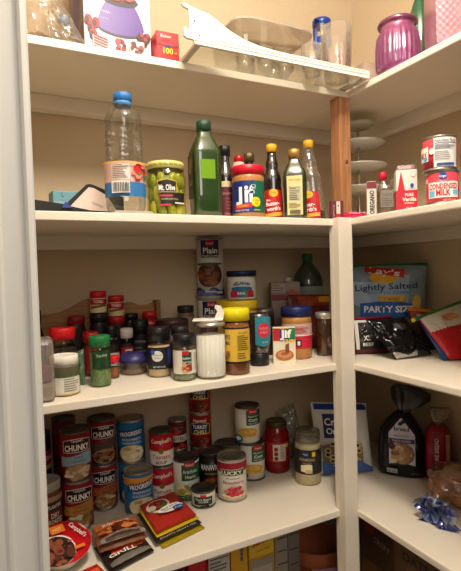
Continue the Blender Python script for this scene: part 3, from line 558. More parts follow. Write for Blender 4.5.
t = spice(-.604, .104, Z, .0226, .111, 'clear shaker of dried green herbs with bright green cap', GRNC, .024, SPICE['herb'], None, None, fill=.90, ribs=30)
band(t, .0226, .040, .082, clear('#8ab08a', .12, .2, '#2e5a34', .35), lambda d, r, a, b: d.text('Parsley', .004, b - .012, .007, M('#b8c8a8'), .022, rot=.1), -.8, 1.2)
bag('herb_packet', 'small clear packet of green bay leaves tucked left of the green capped shaker', 'packet', (-.654, .158, 1.212), (-.632, .146, 1.222), (-.660, .142, 1.145), (-.634, .124, 1.145), .007, M('#4a6048', .3, 0, .5, 60), None, sd=31, wr=.004, back=.6)
spice(-.563, .166, Z, .0140, .0525, 'tiny red capped jar of cinnamon with barcode label beside the purple lidded tub', M('#D0161E', .35), .015, SPICE['cin'], lambda d, r, a, b: (d.rect(r * .3, r * 1.0, a, b, M('#d8d0c0')), [d.rect(r * (.38 + .1 * i), r * (.42 + .1 * i), a + .004, b - .004, TXB, 2, 1) for i in range(6)]), None, fill=.95)
t = thing('plastic_tub', 'small round clear tub with a purple lid between the cinnamon and garlic jars', 'tub', -.508, .190, Z, 0)
jarpart(t, [(0, .001), (.028, .001), (.031, .004), (.0345, .033)], clear('#d8cfc4', .2, .1, '#8a7a6a', .25), 'tub')
MB().lathe([(0, .003), (.029, .003), (.0305, .014), (0, .015)], M('#b08a66', .9)).build('powder', t); MB().lathe([(.0345, .030), (.037, .031), (.0372, .036), (.033, .043), (.026, .050), (.024, .0515), (.0, .0505)], M('#2E2A5E', .4)).build('lid', t)
def garlic(d, r, a, b):
    d.ell(-.006, b - .020, .0135, .0125, M('#D8D4CA')); d.ell(-.017, b - .011, .0055, .0055, M('#2A4FA0')); d.text('Minced', -.006, b - .017, .0048, TXB, .02); d.text('Onion', -.006, b - .024, .0048, TXB, .016); d.rect(r * .75, r * 1.3, b - .040, b - .006, M('#24408a')); d.text('NET WT 4 OZ', -.002, a + .006, .004, TXT, .028)
spice(-.463, .126, Z, .0262, .1165, 'black labelled shaker of minced onion with white oval and black cap', BLKC, .030, SPICE['garlic'], garlic, M('#1C1A22'), .23, .82, .05, fill=.85)
def sgreen(d, r, a, b):
    d.rect(-r * .1, r * .75, a + .006, b - .004, M('#1d4a2e')); d.rect(-r * .1, r * .5, b - .010, b - .001, RED); d.text('Italian', r * .3, b - .017, .0055, TXT, r * .7); d.text('Seasoning', r * .3, b - .025, .0045, TXT, r * .8); d.blobs(r * .25, a + .014, r * .45, .010, [M('#b8402a'), M('#d8a070'), M('#8a2a1a')], 12, .35); d.lines(r * .95, r * 1.7, a + .006, b - .006, 8, M('#8a8478'))
spice(-.426, .054, Z, .0252, .1045, 'black capped spice jar with white and green label, left of the sugar pourer', BLKC, .025, SPICE['green'], sgreen, M('#DCD6C8'), .22, .88, -.12, fill=.3)
spice(-.405, .136, Z, .0215, .113, 'dark capped jar of brown spice half hidden behind the green labelled spice jar', M('#1d1a18', .4), .022, SPICE['cin'], None, M('#5a4632'), .1, .8)
t = thing('candle_jar', 'wide jar with dark maroon lid at the back, behind the black capped spice jar', 'jar', -.394, .226, Z, 0)
jarpart(t, [(0, .001), (.039, .001), (.041, .005), (.041, .104), (0, .104)], M('#231214', .4)); lid(t, .0425, .103, .122, M('#34141a', .4))
spice(-.327, .300, Z, .0235, .150, 'tan jar with a dark cap far back, left of the breadcrumb canisters', M('#2a2320', .4), .018, M('#6e5a48', .5), None, M('#8a7660'), glassy=False)

# sugar pourer
t = thing('sugar_pourer', 'fluted glass sugar pourer with white flip lid, middle of the waist shelf', 'sugar pourer', -.366, .042, Z, face(-.366, .042))
b = MB(); fl = lambda a, z: 1 + (.022 * math.cos(20 * a) if .010 < z < .108 else 0)
b.lathe([(0, .002), (.031, .001), (.0345, .004), (.0348, .0095), (.0335, .0105), (.0335, .03), (.0335, .06), (.0335, .09), (.0335, .107), (.0342, .109), (.0345, .118), (.034, .122)], GLASS, 160, fn=fl); b.build('jar', t)
MB().lathe([(0, .006), (.0315, .006), (.0320, .010), (.0322, .098), (.012, .103), (0, .104)], M('#F3EFE7', .8, 0, .05, 300), 160, fn=lambda a, z: 1 + (.02 * math.cos(20 * a) if .008 < z < .099 else 0)).build('sugar', t)
b = MB(); b.lathe([(.034, .119), (.0355, .1195), (.0355, .124), (.031, .1285), (.024, .1315), (0, .133)], M('#BDB7AB', .3, .8), 40); dl = b.build('dome_lid', t)
b = MB(); b.box(-.039, .030, -.022, .020, .131, .1355, M('#E6E0D4', .4), .0018); b.build('flap', dl)
b = MB(); b.prism([(.010, .134), (.031, .134), (.034, .150), (.026, .164), (.0135, .166), (.012, .160), (.018, .152)], -.006, .008, M('#E9E4DA', .4)); b.build('spout_tab', dl)
# yellow capped seasoning
t = thing('seasoning_shaker', 'bright yellow capped shaker with yellow label standing right of the sugar pourer', 'seasoning shaker', -.297, .047, Z, face(-.297, .047, -.05))
jarpart(t, [(0, .001), (.029, .001), (.031, .005), (.031, .112), (.0315, .114), (.0315, .122), (.028, .127)], GLASS)
MB().lathe([(0, .003), (.0296, .003), (.0298, .122), (0, .123)], M('#8E5420', .9, 0, .25, 300)).build('spice', t); lid(t, .0325, .126, .155, M('#E8D414', .4), ribs=50)
def adobo(d, r, a, b):
    d.rect(-2.2 * r, 2.2 * r, b - .004, b, M('#1c1a28')); d.rect(-2.2 * r, 2.2 * r, a, a + .005, M('#1c1a28')); d.text("LAWRY'S", -r * .95, b - .022, .010, NAVY, .034, .03); d.text('SEASONING', -r * .92, b - .036, .009, NAVY, .030, .02)
    d.text('Directions', r * .6, b - .012, .0055, NAVY, .024); d.lines(r * .12, r * 1.1, a + .030, b - .018, 8, M('#5a4a20')); d.lines(r * .1, r * 1.0, a + .010, a + .026, 3, M('#6a5a2a'), 4); d.blobs(-r * .75, a + .020, .010, .010, [M('#3a5a2a'), M('#b83a1a'), M('#6a7a2a')], 8, .4)
band(t, .0313, .028, .112, M('#DDB23A'), adobo, -2.3, 2.3)
# breadcrumb canisters
def crumbs(d, r, h):
    d.rect(-r * .62, r * .75, h * .68, h * .97, M('#16204e')); d.rect(-r * .22, r * .35, h * .87, h * .96, RED); d.text('Kroger', .003, h * .915, .006, TXT, r * .5); d.text('Plain', .004, h * .80, .017, TXT, r * 1.05, .02); d.text('Bread Crumbs', .004, h * .715, .008, TXT, r * 1.25)
    d.ell(0, h * .40, r * 1.0, h * .20, M('#55301c')); d.blobs(0, h * .38, r * .9, h * .16, [M('#6e3a20'), M('#8a5030'), M('#4a2414'), M('#7d4428')], 24, .28, 6); d.strip(lambda u: h * .56, lambda u: h * .60 - .05 * abs(u), -r * .85, r * .85, M('#3c5a2e'))
    d.strip(lambda u: h * .06, lambda u: h * .17 + .006 * math.sin(u * 150), -r * 1.1, r * 1.1, M('#23305e')); d.blobs(0, h * .11, r, h * .05, [M('#c9c7c4'), M('#5a6a94')], 12, .3, 3)
for i in (0, 1):
    t = thing('breadcrumb_canister', ('plain breadcrumb canister at the bottom, mostly hidden behind the yellow lidded jar', 'tall white plain breadcrumb canister with navy panel, on top of the other canister')[i], 'canister', -.233, .330, Z + .1635 * i, face(-.235, .331, -.08), 'breadcrumb canisters')
    canpart(t, .0405, (.163, .177)[i], crumbs, M('#D9D3C8', .5), M('#8d8880', .5), .004)
# big yellow lidded jar with the mayo jar on it
t = thing('bouillon_jar', 'large jar with a wide yellow lid behind the yellow capped shaker', 'jar', -.206, .216, Z, face(-.206, .216))
MB().lathe([(0, .001), (.053, .001), (.055, .006), (.055, .130), (.052, .142), (0, .142)], M('#C2A04A', .4), 36).build('jar', t)
lid(t, .0575, .138, .1635, M('#DFC01C', .4)); band(t, .0553, .02, .125, M('#D8B838'), lambda d, r, a, b: d.rect(-.03, .05, a + .02, b - .02, M('#8a4a22')))
t = thing('mayo_jar', 'white mayonnaise jar with navy lid and colourful label, on the wide yellow lid', 'jar', -.191, .214, Z + .1636, face(-.191, .214)); t.scale = (1, 1, .93)
rf = lambda v: .040 if v < .045 else .040 - (v - .045) * .12
b = MB(); b.lathe([(0, .001), (.038, .001), (.040, .004), (.040, .045), (.0372, .066), (.034, .070), (0, .070)], M('#DCD8CE', .35), 36); b.build('jar', t); lid(t, .0405, .069, .086, M('#141B42', .4), ribs=60)
def mayo(d, r, a, b): d.strip(lambda u: a, lambda u: b - .006 - 4 * u * u, -.030, .030, M('#2a6a9a')); d.strip(lambda u: a, lambda u: b - .016 - .5 * abs(u + .022), -.034, -.012, M('#C42A4A')); d.strip(lambda u: a, lambda u: b - .014 - .5 * abs(u - .024), .012, .036, M('#B8243a')); d.ell(.008, a + .012, .009, .010, M('#3a8a5a')); d.text('REAL', 0, a + .012, .007, TXT, .022, .02); d.text('HELLMANN', 0, b + .004, .010, M('#23408a'), .046, .03, arch=.005)
l = MB(); mayo(Dec(l, rev(rf), .0005), .04, .008, .046); l.build('label', t)
# squeeze bottle
t = thing('sauce_bottle', 'upside down bottle of dark chocolate syrup with teal label and black cap', 'sauce bottle', -.206, .098, Z, face(-.206, .098, .05))
rb = lambda v: .0235 + .0075 * min(1, max(0, (v - .030) / .05))
MB().lathe([(0, .031), (.022, .031), (.0245, .036), (.028, .06), (.031, .085), (.031, .125), (.028, .134), (0, .1365)], clear('#7a5038', .25, .05, '#2a140c', .86), 32, sy=.75).build('bottle', t)
MB().lathe([(0, .0), (.023, 0), (.0245, .002), (.0245, .030), (.022, .032), (0, .032)], BLKC, 32, sy=.8).build('cap', t)
l = MB(); SS = lambda u, v, o: ((rb(v) + .0008 + o) * math.sin(u / rb(v)), -.78 * (rb(v) + .0008 + o) * math.cos(u / rb(v)), v)
d = Dec(l, SS); d.strip(lambda u: .050 + .25 * abs(u - .012), lambda u: .128 - .15 * abs(u - .012), -.010, .034, M('#2F7C8C'), 10, 6); d.ell(.012, .092, .0165, .0185, M('#C8283E')); d.text('FUDGE', .012, .097, .006, M('#e8a0a0'), .022); d.text('SYRUP', .012, .087, .006, M('#e8a0a0'), .02); d.text('16 OZ', .014, .062, .004, TXT, .014); l.build('label', t)
# box of pudding mix
t = thing('pudding_box', 'small cream mix box between the upside down syrup bottle and peanut butter jar', 'box', -.139, .086, Z, face(-.139, .086, .12))
b = MB(); b.box(-.029, .029, -.009, .010, 0, .094, M('#E4D8BE', .5), .001); d = Dec(b, front(-.009))
d.rect(-.028, .028, .066, .092, M('#D8B03A')); d.strip(lambda u: .058 + .06 * abs(u), lambda u: .092, -.0285, -.010, M('#B5202A')); d.rect(-.011, .020, .058, .090, M('#16386e')); d.rect(.012, .0285, .062, .092, M('#1f7a4a')); d.text('Jif', .004, .078, .020, TXT, .030, .05); d.text('cup', .012, .061, .009, M('#E8C22A'), .03, .04)
d.ell(.0, .022, .024, .014, M('#A8643A')); d.ell(.0, .024, .019, .009, M('#C48455')); d.ell(.0, .026, .010, .004, M('#9a5832'))
d.strip(lambda u: .028, lambda u: .050 + .4 * (u - .004), .002, .012, M('#7a3e20'))
d2 = Dec(b, lside(-.029)); d2.rect(-.008, .007, .004, .09, M('#cfc0a0')); b.build('box', t)
# peanut butter with navy lid
t = thing('peanut_butter_jar', 'peanut butter jar with navy lid and red label beside the small mix box', 'jar', -.066, .134, Z, face(-.066, .134, .05))
PBM = M('#B07A44', .3, 0, .08, 40)
MB().lathe([(0, .001), (.038, .001), (.041, .006), (.041, .026), (.0405, .03), (.0405, .096), (.041, .1), (.041, .108), (.037, .117), (0, .117)], PBM, 36).build('jar', t); lid(t, .0415, .115, .141, M('#1B2458', .4), ribs=70)
def pbl(d, r, a, b): d.rect(-r * 2.3, r * 2.3, a + .036, b, M('#CBA9A0')); d.lines(-r * .2, r * .9, a + .040, b - .006, 6, M('#B02A3A')); d.text('peanut butter', -r * .2, b - .012, .007, M('#b82a3c'), r * 1.2); d.rect(-.004, .010, a + .006, a + .024, TXB); d.text('8', .003, a + .015, .012, TXT, .008, .03); d.rect(-r * 2.3, r * 2.3, a + .034, a + .036, TXT)
band(t, .0409, .030, .096, M('#C61E3C'), pbl, -2.4, 2.4)
t = thing('spice_jar', 'slim black jar with pale lettering squeezed between the peanut butter and amber jar', 'spice jar', -.012, .178, Z, face(-.012, .178))
MB().lathe([(0, 0), (.018, .001), (.019, .003), (.019, .085), (.017, .09), (.017, .11), (0, .111)], M('#1a1716', .35)).build('jar', t); band(t, .0192, .02, .075, M('#221f1e'), lambda d, r, a, b: d.text('SEA SALT', .004, .05, .007, M('#b8b0a0'), .04, rot=PI / 2), -1.5, 1.5)
t = thing('honey_jar', 'small amber glass jar with silver lid beside the white post', 'jar', .017, .118, Z, 0)
MB().lathe([(0, .001), (.023, .001), (.0245, .005), (.0245, .098), (.022, .104)], clear('#d8b890', .25, .05, '#5a3a20', .4), 32).build('jar', t); MB().lathe([(0, .003), (.0235, .004), (.0235, .05), (0, .051)], M('#8A4A18', .3)).build('honey', t); lid(t, .0255, .103, .120, M('#C9C3B8', .35, .6))
t = thing('preserve_jar', 'dark jar with silver screw lid behind the syrup bottle', 'jar', -.116, .230, Z, 0)
MB().lathe([(0, .001), (.030, .001), (.032, .005), (.032, .108), (.030, .116), (0, .116)], M('#241c18', .3), 32).build('jar', t); lid(t, .0325, .115, .133, M('#8d877c', .35, .7))
# big green bottle, carton, orange bag
t = thing('green_bottle', 'large dark green plastic bottle with green cap in the back corner of the waist shelf', 'bottle', .096, .302, Z, face(.096, .302))
MB().lathe([(0, .002), (.044, .001), (.048, .008), (.048, .190), (.047, .205), (.040, .228), (.026, .248), (.0150, .262), (.014, .272)], clear('#2a5a38', .2, .06, '#163a24', .75), 36).build('bottle', t); lid(t, .0165, .270, .292, M('#1c5a38', .4), ribs=30); band(t, .0483, .12, .188, M('#8a9484'), lambda d, r, a, b: d.rect(-r, r, a + .004, a + .02, M('#8a2a2a')))
t = thing('juice_carton', 'pale carton with small white cap and reddish print, behind the peanut butter jar', 'carton', -.010, .278, Z, face(-.010, .278, .12))
b = MB(); b.box(-.044, .044, -.03, .03, 0, .205, M('#8A7468', .5), .0015); d = Dec(b, front(-.03)); d.rect(-.042, .042, .15, .168, M('#7a2a2a')); d.rect(-.042, -.002, .175, .200, M('#a08f84')); d.strip(lambda u: .160, lambda u: .185 - .5 * abs(u - .02), .0, .04, M('#93443c')); d.lines(-.04, -.004, .176, .198, 3, M('#7d4a44')); b.build('carton', t); lid(t, .011, .2055, .218, M('#B8B0A6', .4), 'cap', cx=.012, cy=0)
bag('snack_bag', 'orange and red bag lying across behind the navy lidded peanut butter jar', 'bag', (-.036, .222, 1.312), (.112, .216, 1.306), (-.026, .220, 1.146), (.108, .212, 1.146), .012, M('#5f1f1a', .35), lambda d, w, h: (d.rect(-w * .3, w * .48, h * .80, h * .97, M('#8f3a1c')), d.rect(w * .2, w * .48, h * .86, h * .97, M('#C88A1E'))), sd=41, wr=.004)
# clear tub and dark bottle by the door frame
t = thing('salt_tub', 'frosted clear tub with pink salt, cut off by the white door frame', 'tub', -.739, .050, Z, face(-.739, .050))
b = MB(); b.box(-.034, .034, -.034, .034, .001, .122, clear('#f0e8e0', .2, .12, '#b8b0a6', .35), .010, 3); b.build('tub', t); MB().box(-.031, .031, -.031, .031, .038, .066, M('#8E4F55', .8, 0, .2, 200), .008, 3).build('pink_salt', t); b = MB(); b.box(-.0325, .0325, -.0325, .0325, .004, .036, M('#C9BBB0', .6), .008, 3); b.build('salt_base', t)
t = thing('dark_bottle', 'slim dark bottle with black cap behind the frosted tub at the door frame', 'bottle', -.727, .205, Z, 0)
MB().lathe([(0, .001), (.019, .001), (.021, .004), (.021, .095), (.013, .125), (.011, .130), (.011, .14)], M('#1b2018', .2)).build('bottle', t); lid(t, .0135, .136, .168, BLKC)

# ================================================================== shelf two: oils and syrups
Z = SH[2]
pad = thing('paper_pad', 'thin white paper pad lying under the clear drink bottle', 'paper pad', -.545, .055, Z, 0); MB().box(-.036, .043, -.044, .05, 0, .0065, M('#A89A88', .6), .001).build('pad', pad)
t = thing('drink_bottle', 'tall clear empty plastic drink bottle with blue cap, left of the pickle jar', 'bottle', -.546, .055, Z + .0068, face(-.539, .052, -.05))
rbot = lambda v: .0405 if v < .092 else .0405 + .002 * math.sin((v - .092) * 300) - max(0, (v - .14)) * .06
bump = lambda a, z: 1 + (.035 * math.sin(9 * a + (z * 260)) * math.sin(z * 300) if .105 < z < .205 else 0)
pr = [(0, .006), (.022, .003), (.032, .001), (.038, .004), (.041, .012)] + [(.0405 + .0012 * math.sin(i * 1.3), .012 + .008 * i) for i in range(1, 11)]
pr += [(.0385 if i % 3 else .0365, .100 + .006 * i) for i in range(1, 13)] + [(.037, .180), (.0385, .188), (.038, .198), (.034, .210), (.026, .221), (.0175, .229), (.0165, .236)]
MB().lathe(pr, clear('#f4f6f4', .2, .06), 64, fn=bump).build('bottle', t)
cp = lid(t, .0188, .234, .252, M('#2B6CB0', .4), 'cap', ribs=36); MB().lathe([(.017, .225), (.0185, .228), (.0185, .2335), (.017, .234)], M('#3a78b4', .4)).build('cap_ring', cp)
def lab(d, r, a, b):
    d.rect(-.062, .062, a + (b - a) * .42, b, M('#CFA79C')); d.rect(-.062, .062, a, a + (b - a) * .42, M('#2F6FA8')); d.rect(-.026, .012, a + .034, b - .004, M('#D9CEC6')); d.lines(-.024, .010, a + .036, b - .005, 8, M('#8a6a62'))
    d.blobs(.034, a + .050, .020, .016, [M('#C22A24'), M('#3f7a3a'), M('#E08A7A'), M('#b81a1a')], 18, .3); d.rect(-.024, .010, a + .006, a + .030, TXT); rn = random.Random(3); u = -.022
    while u < .008:
        w = rn.choice((.0006, .001, .0015)); d.rect(u, u + w, a + .008, a + .028, TXB, 2, 1); u += w + rn.choice((.0008, .0013))
    d.rect(-.062, .062, b - .003, b, M('#D0A43a'))
band(t, .0422, .030, .100, M('#B4CCE0'), lab, -1.55, 1.55)

t = thing('pickle_jar', 'jar of whole green pickles with a yellow printed lid and black label', 'jar', -.452, .066, Z, face(-.452, .066))
MB().lathe([(0, .001), (.040, .001), (.0435, .006), (.0440, .085), (.042, .096), (.0385, .102), (.0385, .106)], clear('#f6f6d8', .14, .04), 40).build('jar', t)
rn = random.Random(11); PK = [M('#A3A832', .3, 0, .3, 30, .2), M('#BDBB4E', .3, 0, .3, 30, .2), M('#8d9a2c', .3, 0, .3, 30, .2), M('#C9C25A', .3, 0, .3, 30, .2)]
for row, (zz, nn) in enumerate(((.018, 9), (.048, 9), (.078, 9))):
    for i in range(nn):
        a = -PI * .95 + 2 * PI * .95 * i / nn + row * .35; tilt = rn.uniform(-.5, .5)
        R = Matrix.Rotation(a, 3, 'Z') @ Matrix.Rotation(tilt, 3, 'Y')
        b = MB(); b.ball((.0325 * math.sin(a), -.0325 * math.cos(a), zz), .0105, .0088, .0195, PK[rn.randrange(4)], R, 12, 8, .1, i + row * 9); b.build('pickle', t)
lid(t, .0418, .104, .1205, M('#D8CE78', .4), ribs=0)
l = MB(); d = Dec(l, cyl(.0420), .0003)
for i in range(9): d.text(('DILL', 'PICKLES')[i % 2], -.045 + .0115 * i, .112, .005, M('#3a4a20'), .009, .02)
l.build('lid_print', t)
def pick(d, r, a, b):
    d.strip(lambda u: a + .030, lambda u: b - .2 * abs(u - .002), -.020, .024, M('#B59A4A')); d.strip(lambda u: a + .032, lambda u: b - .0025 - .2 * abs(u - .002), -.018, .022, M('#15120f')); d.text('Mt. Olive', .002, a + .041, .013, TXT, .036, .02)
    d.rect(-.012, .045, a + .006, a + .030, M('#1a1814')); d.rect(-.014, .014, a + .021, a + .025, M('#B8324a')); d.text('KOSHER BABY DILLS', .008, a + .016, .004, M('#cfc080'), .036); d.rect(-.014, .010, a + .001, a + .005, M('#C2284a')); d.rect(.018, .044, a + .006, a + .009, M('#d8d0c0'))
l = MB(); pick(Dec(l, cyl(.0442), .0003), .044, .020, .080); l.build('label', t)

def sq(mb, rings, m, p=5, seg=48): loft(mb, [(z, a, a * 1.0, 0, 0) for z, a in rings], m, seg, p)
t = thing('oil_bottle', 'tall green olive oil bottle with dark green cap, right of the pickle jar', 'oil bottle', -.360, .056, Z, face(-.360, .056, .30))
GO = clear('#3f7a1c', .20, .04, '#2b4a12', .62)
b = MB(); loft(b, [(.001, .030, .030, 0, 0), (.004, .033, .033, 0, 0), (.05, .0335, .0335, 0, 0), (.10, .0335, .0335, 0, 0), (.145, .0335, .0335, 0, 0), (.153, .0325, .0325, 0, 0), (.178, .0215, .0215, 0, 0), (.192, .0150, .0150, 0, 0), (.200, .0140, .0140, 0, 0)], GO, 48, 4.2); b.build('bottle', t)
MB().box(-.031, .031, -.031, .031, .006, .1, clear('#2e5a1a', .02, .3, '#18300e', .5), .006).build('oil', t) if 0 else None
lid(t, .0168, .198, .222, M('#1B4030', .4), 'cap', ribs=30)
l = MB(); d = Dec(l, lside(-.0337)); d.rect(-.022, .022, .045, .145, M('#3a2e1a')); d.rect(-.019, .019, .050, .095, M('#1e3a2a')); d.ell(0, .118, .016, .018, M('#7a5a3a')); d.text('OLIO', 0, .08, .012, M('#c9b27c'), .03)
d = Dec(l, front(-.0338)); d.rect(-.020, .014, .085, .128, clear('#7ab020', .05, .2, '#7FB01E', .7)); l.build('label', t)  # bright green see-through patch on the front face

t = thing('sauce_bottle', 'slim dark sauce bottle with maroon label between green oil bottle and peanut butter', 'sauce bottle', -.277, .120, Z, face(-.277, .120))
MB().lathe([(0, .001), (.022, .001), (.0235, .004), (.0235, .105), (.021, .122), (.013, .142), (.0115, .150), (.0115, .166)], clear('#3a2a20', .3, .04, '#15100e', .85), 32).build('bottle', t); lid(t, .0135, .163, .190, BLKC, 'cap', ribs=24)
band(t, .0238, .006, .098, M('#5C1C28'), lambda d, r, a, b: (d.rect(-r * 2.3, r * 2.3, b - .014, b, M('#D2C29A')), d.rect(-r * 1.4, -r * .9, a + .004, b - .02, M('#d8d0c0')), d.text('BALSAMIC', .006, b - .030, .006, M('#c99a8a'), .026), d.lines(0, .016, a + .02, b - .04, 4, M('#8a4a4a')), d.text('VINEGAR', .006, a + .012, .005, M('#c99a8a'), .02)), -2.4, 2.4)
t = thing('peanut_butter_jar', 'peanut butter jar with red lid and blue and green label on the oil shelf', 'jar', -.250, .052, Z, face(-.250, .052))
MB().lathe([(0, .001), (.036, .001), (.0385, .006), (.0385, .022), (.038, .026), (.038, .086), (.0385, .09), (.0385, .098), (.035, .105), (0, .105)], M('#B88048', .3, 0, .08, 40), 36).build('jar', t); lid(t, .0392, .102, .124, M('#C8182E', .35), ribs=64)
def jif(d, r, a, b):
    d.rect(-r * 2.4, r * .35, a, b, M('#1A2F74')); d.rect(r * .35, r * 2.4, a, b, M('#12604A')); d.text('if', .004, a + .045, .040, TXT, .026, .035); d.rect(-.0225, -.0145, a + .020, a + .060, TXT); d.rect(-.031, -.016, a + .0165, a + .0255, TXT)
    d.strip(lambda u: a + .011 + .1 * u, lambda u: a + .021 + .1 * u, -.034, .008, M('#C8202E')); d.text('CREAMY', -.014, a + .0155, .006, M('#F0A030'), .030, .02); d.ell(.018, a + .024, .0115, .0115, M('#E3D01C')); d.text('2 TBSP', .018, a + .027, .004, TXB, .014); d.text('7g', .018, a + .021, .004, TXB, .006); d.text('PEANUT BUTTER', -.016, a + .005, .004, TXT, .034); d.rect(.012, .028, a + .004, a + .006, M('#d8b83a'))
band(t, .0382, .012, .086, M('#1A2F74'), jif, -2.4, 2.4)
t = thing('spice_jar', 'white jar with small red cap peeking over the red lidded peanut butter', 'spice jar', -.230, .135, Z, 0)
MB().lathe([(0, .001), (.016, .001), (.017, .004), (.017, .145), (.013, .155), (.0, .156)], M('#BFB6A8', .5)).build('jar', t); lid(t, .0125, .154, .172, REDC)
t = thing('vinegar_bottle', 'small dark bottle with bronze cap peeking over the red lidded peanut butter', 'bottle', -.191, .150, Z, 0)
MB().lathe([(0, .001), (.019, .001), (.020, .004), (.020, .12), (.010, .150), (.0095, .165)], M('#2a2018', .25)).build('bottle', t); lid(t, .0135, .162, .186, M('#6b5a40', .35, .6), 'cap', ribs=24)

SYR = clear('#3a1a0a', .25, .05, '#150a05', .9)
def syrup(x, y, label, glass, off, fillz, sh=0, k=1.0, label_u=0, zk=1.0):
    t = thing('syrup_bottle', label, 'syrup bottle', x, y, Z, face(x, y, off))
    R = [(.001, .024, .021), (.005, .0265, .0235), (.03, .027, .024), (.07, .025, .022), (.092, .0225, .020), (.106, .0235, .021), (.118, .0215, .019), (.128, .017, .015), (.134, .0155, .014), (.142, .0165, .015), (.150, .0155, .0145), (.158, .0125, .012), (.166, .0115, .011), (.176, .011, .011)]; R = [(z if z < .07 else .07 + (z - .07) * zk, a, c) for z, a, c in R]; ZT = .07 + .106 * zk
    b = MB(); loft(b, [(z, a * k, c * k, sh * z / .176, 0) for z, a, c in R], glass, 36, 2.1); b.build('bottle', t)
    if fillz:
        b = MB(); loft(b, [(max(.003, z), a * k * .95, c * k * .95, sh * z / .176, 0) for z, a, c in R if z <= fillz], M('#1c0d07', .2), 36, 2.1); b.build('syrup', t)
    lid(t, .0135, ZT - .002, ZT + .019, M('#D8A41C', .4), 'cap', ribs=30, cx=sh)
    l = MB(); S_ = lambda u, v, o: (sh * v / .176 + (.0268 * k - max(0, v - .03) * .05 + o) * math.sin(u / .0268), -(.0240 * k - max(0, v - .03) * .05 + .0006 + o) * math.cos(u / .0268), v)
    d = Dec(l, S_, .0005); q = label_u
    d.strip(lambda u: .010, lambda u: .082 - .1 * abs(u - q), q - .030, q + .030, M('#B8141E'), 12, 5); d.ell(q + .004, .072, .013, .010, M('#E2B42A')); d.text('ORIGINAL', q + .004, .072, .004, DRED, .018)
    d.text('Mrs.', q - .010, .054, .006, TXT, .012, .02, rot=.1); d.text('Butter-', q + .001, .045, .010, TXT, .036, .03, rot=.1); d.text('worth\'s', q + .003, .032, .010, TXT, .036, .03, rot=.1); d.strip(lambda u: .012 + .1 * (u - q), lambda u: .021 + .1 * (u - q), q - .028, q + .028, M('#D8A42A')); l.build('label', t)
    return t
syrup(-.152, .100, 'full dark syrup bottle with yellow cap, right of the peanut butter', SYR, -.05, 0, zk=1.04)
syrup(-.030, .092, 'nearly empty clear syrup bottle with yellow cap, left of the bare wooden post', clear('#fbf8f2', .26, .04, '#d8d0c4', .10), -.30, .045, -.010, 1.25, -.006, 1.24)

t = thing('oil_bottle', 'square green olive oil bottle with gold cap and cream label, between the syrup bottles', 'oil bottle', -.118, .048, Z, face(-.118, .048, .02))
b = MB(); loft(b, [(.001, .0265, .0265, 0, 0), (.004, .0285, .0285, 0, 0), (.06, .029, .029, 0, 0), (.105, .029, .029, 0, 0), (.118, .0275, .0275, 0, 0), (.136, .019, .019, 0, 0), (.148, .0128, .0128, 0, 0), (.156, .0125, .0125, 0, 0)], clear('#3a5a16', .22, .04, '#22330e', .72), 48, 5); b.build('bottle', t); lid(t, .0148, .154, .177, M('#B58A4A', .35, .5), 'cap', ribs=30)
l = MB(); d = Dec(l, front(-.0295)); d.rect(-.020, .018, .010, .106, M('#D5C88A')); d.rect(-.016, .014, .044, .078, M('#B9B69a')); d.lines(-.014, .012, .046, .076, 7, M('#5a5a4a')); d.text('Nutrition Facts', -.001, .078, .004, TXB, .026); d.lines(-.016, .014, .026, .040, 4, M('#8a7a4a')); d.text('Extra Virgin', -.001, .097, .005, M('#7a6a3a'), .028); d.rect(-.014, .012, .013, .022, M('#8a8060'))
for i in range(12): d.rect(-.013 + .002 * i, -.0122 + .002 * i, .013, .022, TXB, 2, 1)
l.build('label', t)
t = thing('spice_box', 'small dark maroon box with a white strip at the shelf edge by the white post', 'box', -.014, .016, Z, face(-.014, .016, .25))
b = MB(); b.box(-.0165, .0165, -.008, .008, 0, .047, M('#5A1A22', .45), .0008); d = Dec(b, front(-.008)); d.rect(-.002, .008, .002, .045, M('#CFC4BA')); d.rect(-.002, .008, .002, .014, RED); d.ell(.003, .034, .002, .002, TXB); d.text('SPICE', -.009, .022, .004, M('#c9a0a0'), .03, rot=PI / 2); b.build('box', t)
t, q = bag('sweets_packet', 'bright pink sweets packet lying flat on the corner of the shelf by the wooden post', 'packet', (.020, .052, Z + .020), (.105, -.002, Z + .018), (.012, .006, Z + .003), (.070, -.022, Z + .003), .006, M('#C4124A', .3), lambda d, w, h: (d.rect(-w * .3, w * .0, h * .3, h * .7, M('#E86A8A')), d.text('SWEET', w * .15, h * .5, .010, TXT, w * .3, .02)), sd=51, wr=.003, back=.1)
# tiered stand
PL = clear('#f6f2ea', .2, .08, '#f2ece2', .62)
tx, ty = .205, .175
t = thing('tiered_stand', 'four tier stand of pale round trays on a metal pole, behind the wooden post', 'tiered stand', tx, ty, Z, 0)
b = MB(); b.lathe([(0, 0), (.05, .001), (.05, .004), (.008, .012), (.0042, .02), (.0042, .318), (.007, .322), (0, .328)], M('#9b958a', .3, .8), 24); b.build('pole', t)
for zz, rr in ((.105, .085), (.172, .083), (.240, .080), (.300, .050)):
    MB().lathe([(.005, zz), (rr * .72, zz), (rr * .80, zz + .003), (rr, zz + .009), (rr, zz + .0115), (rr * .8, zz + .006), (rr * .72, zz + .003), (.005, zz + .003)], PL, 48).build('tray', t)
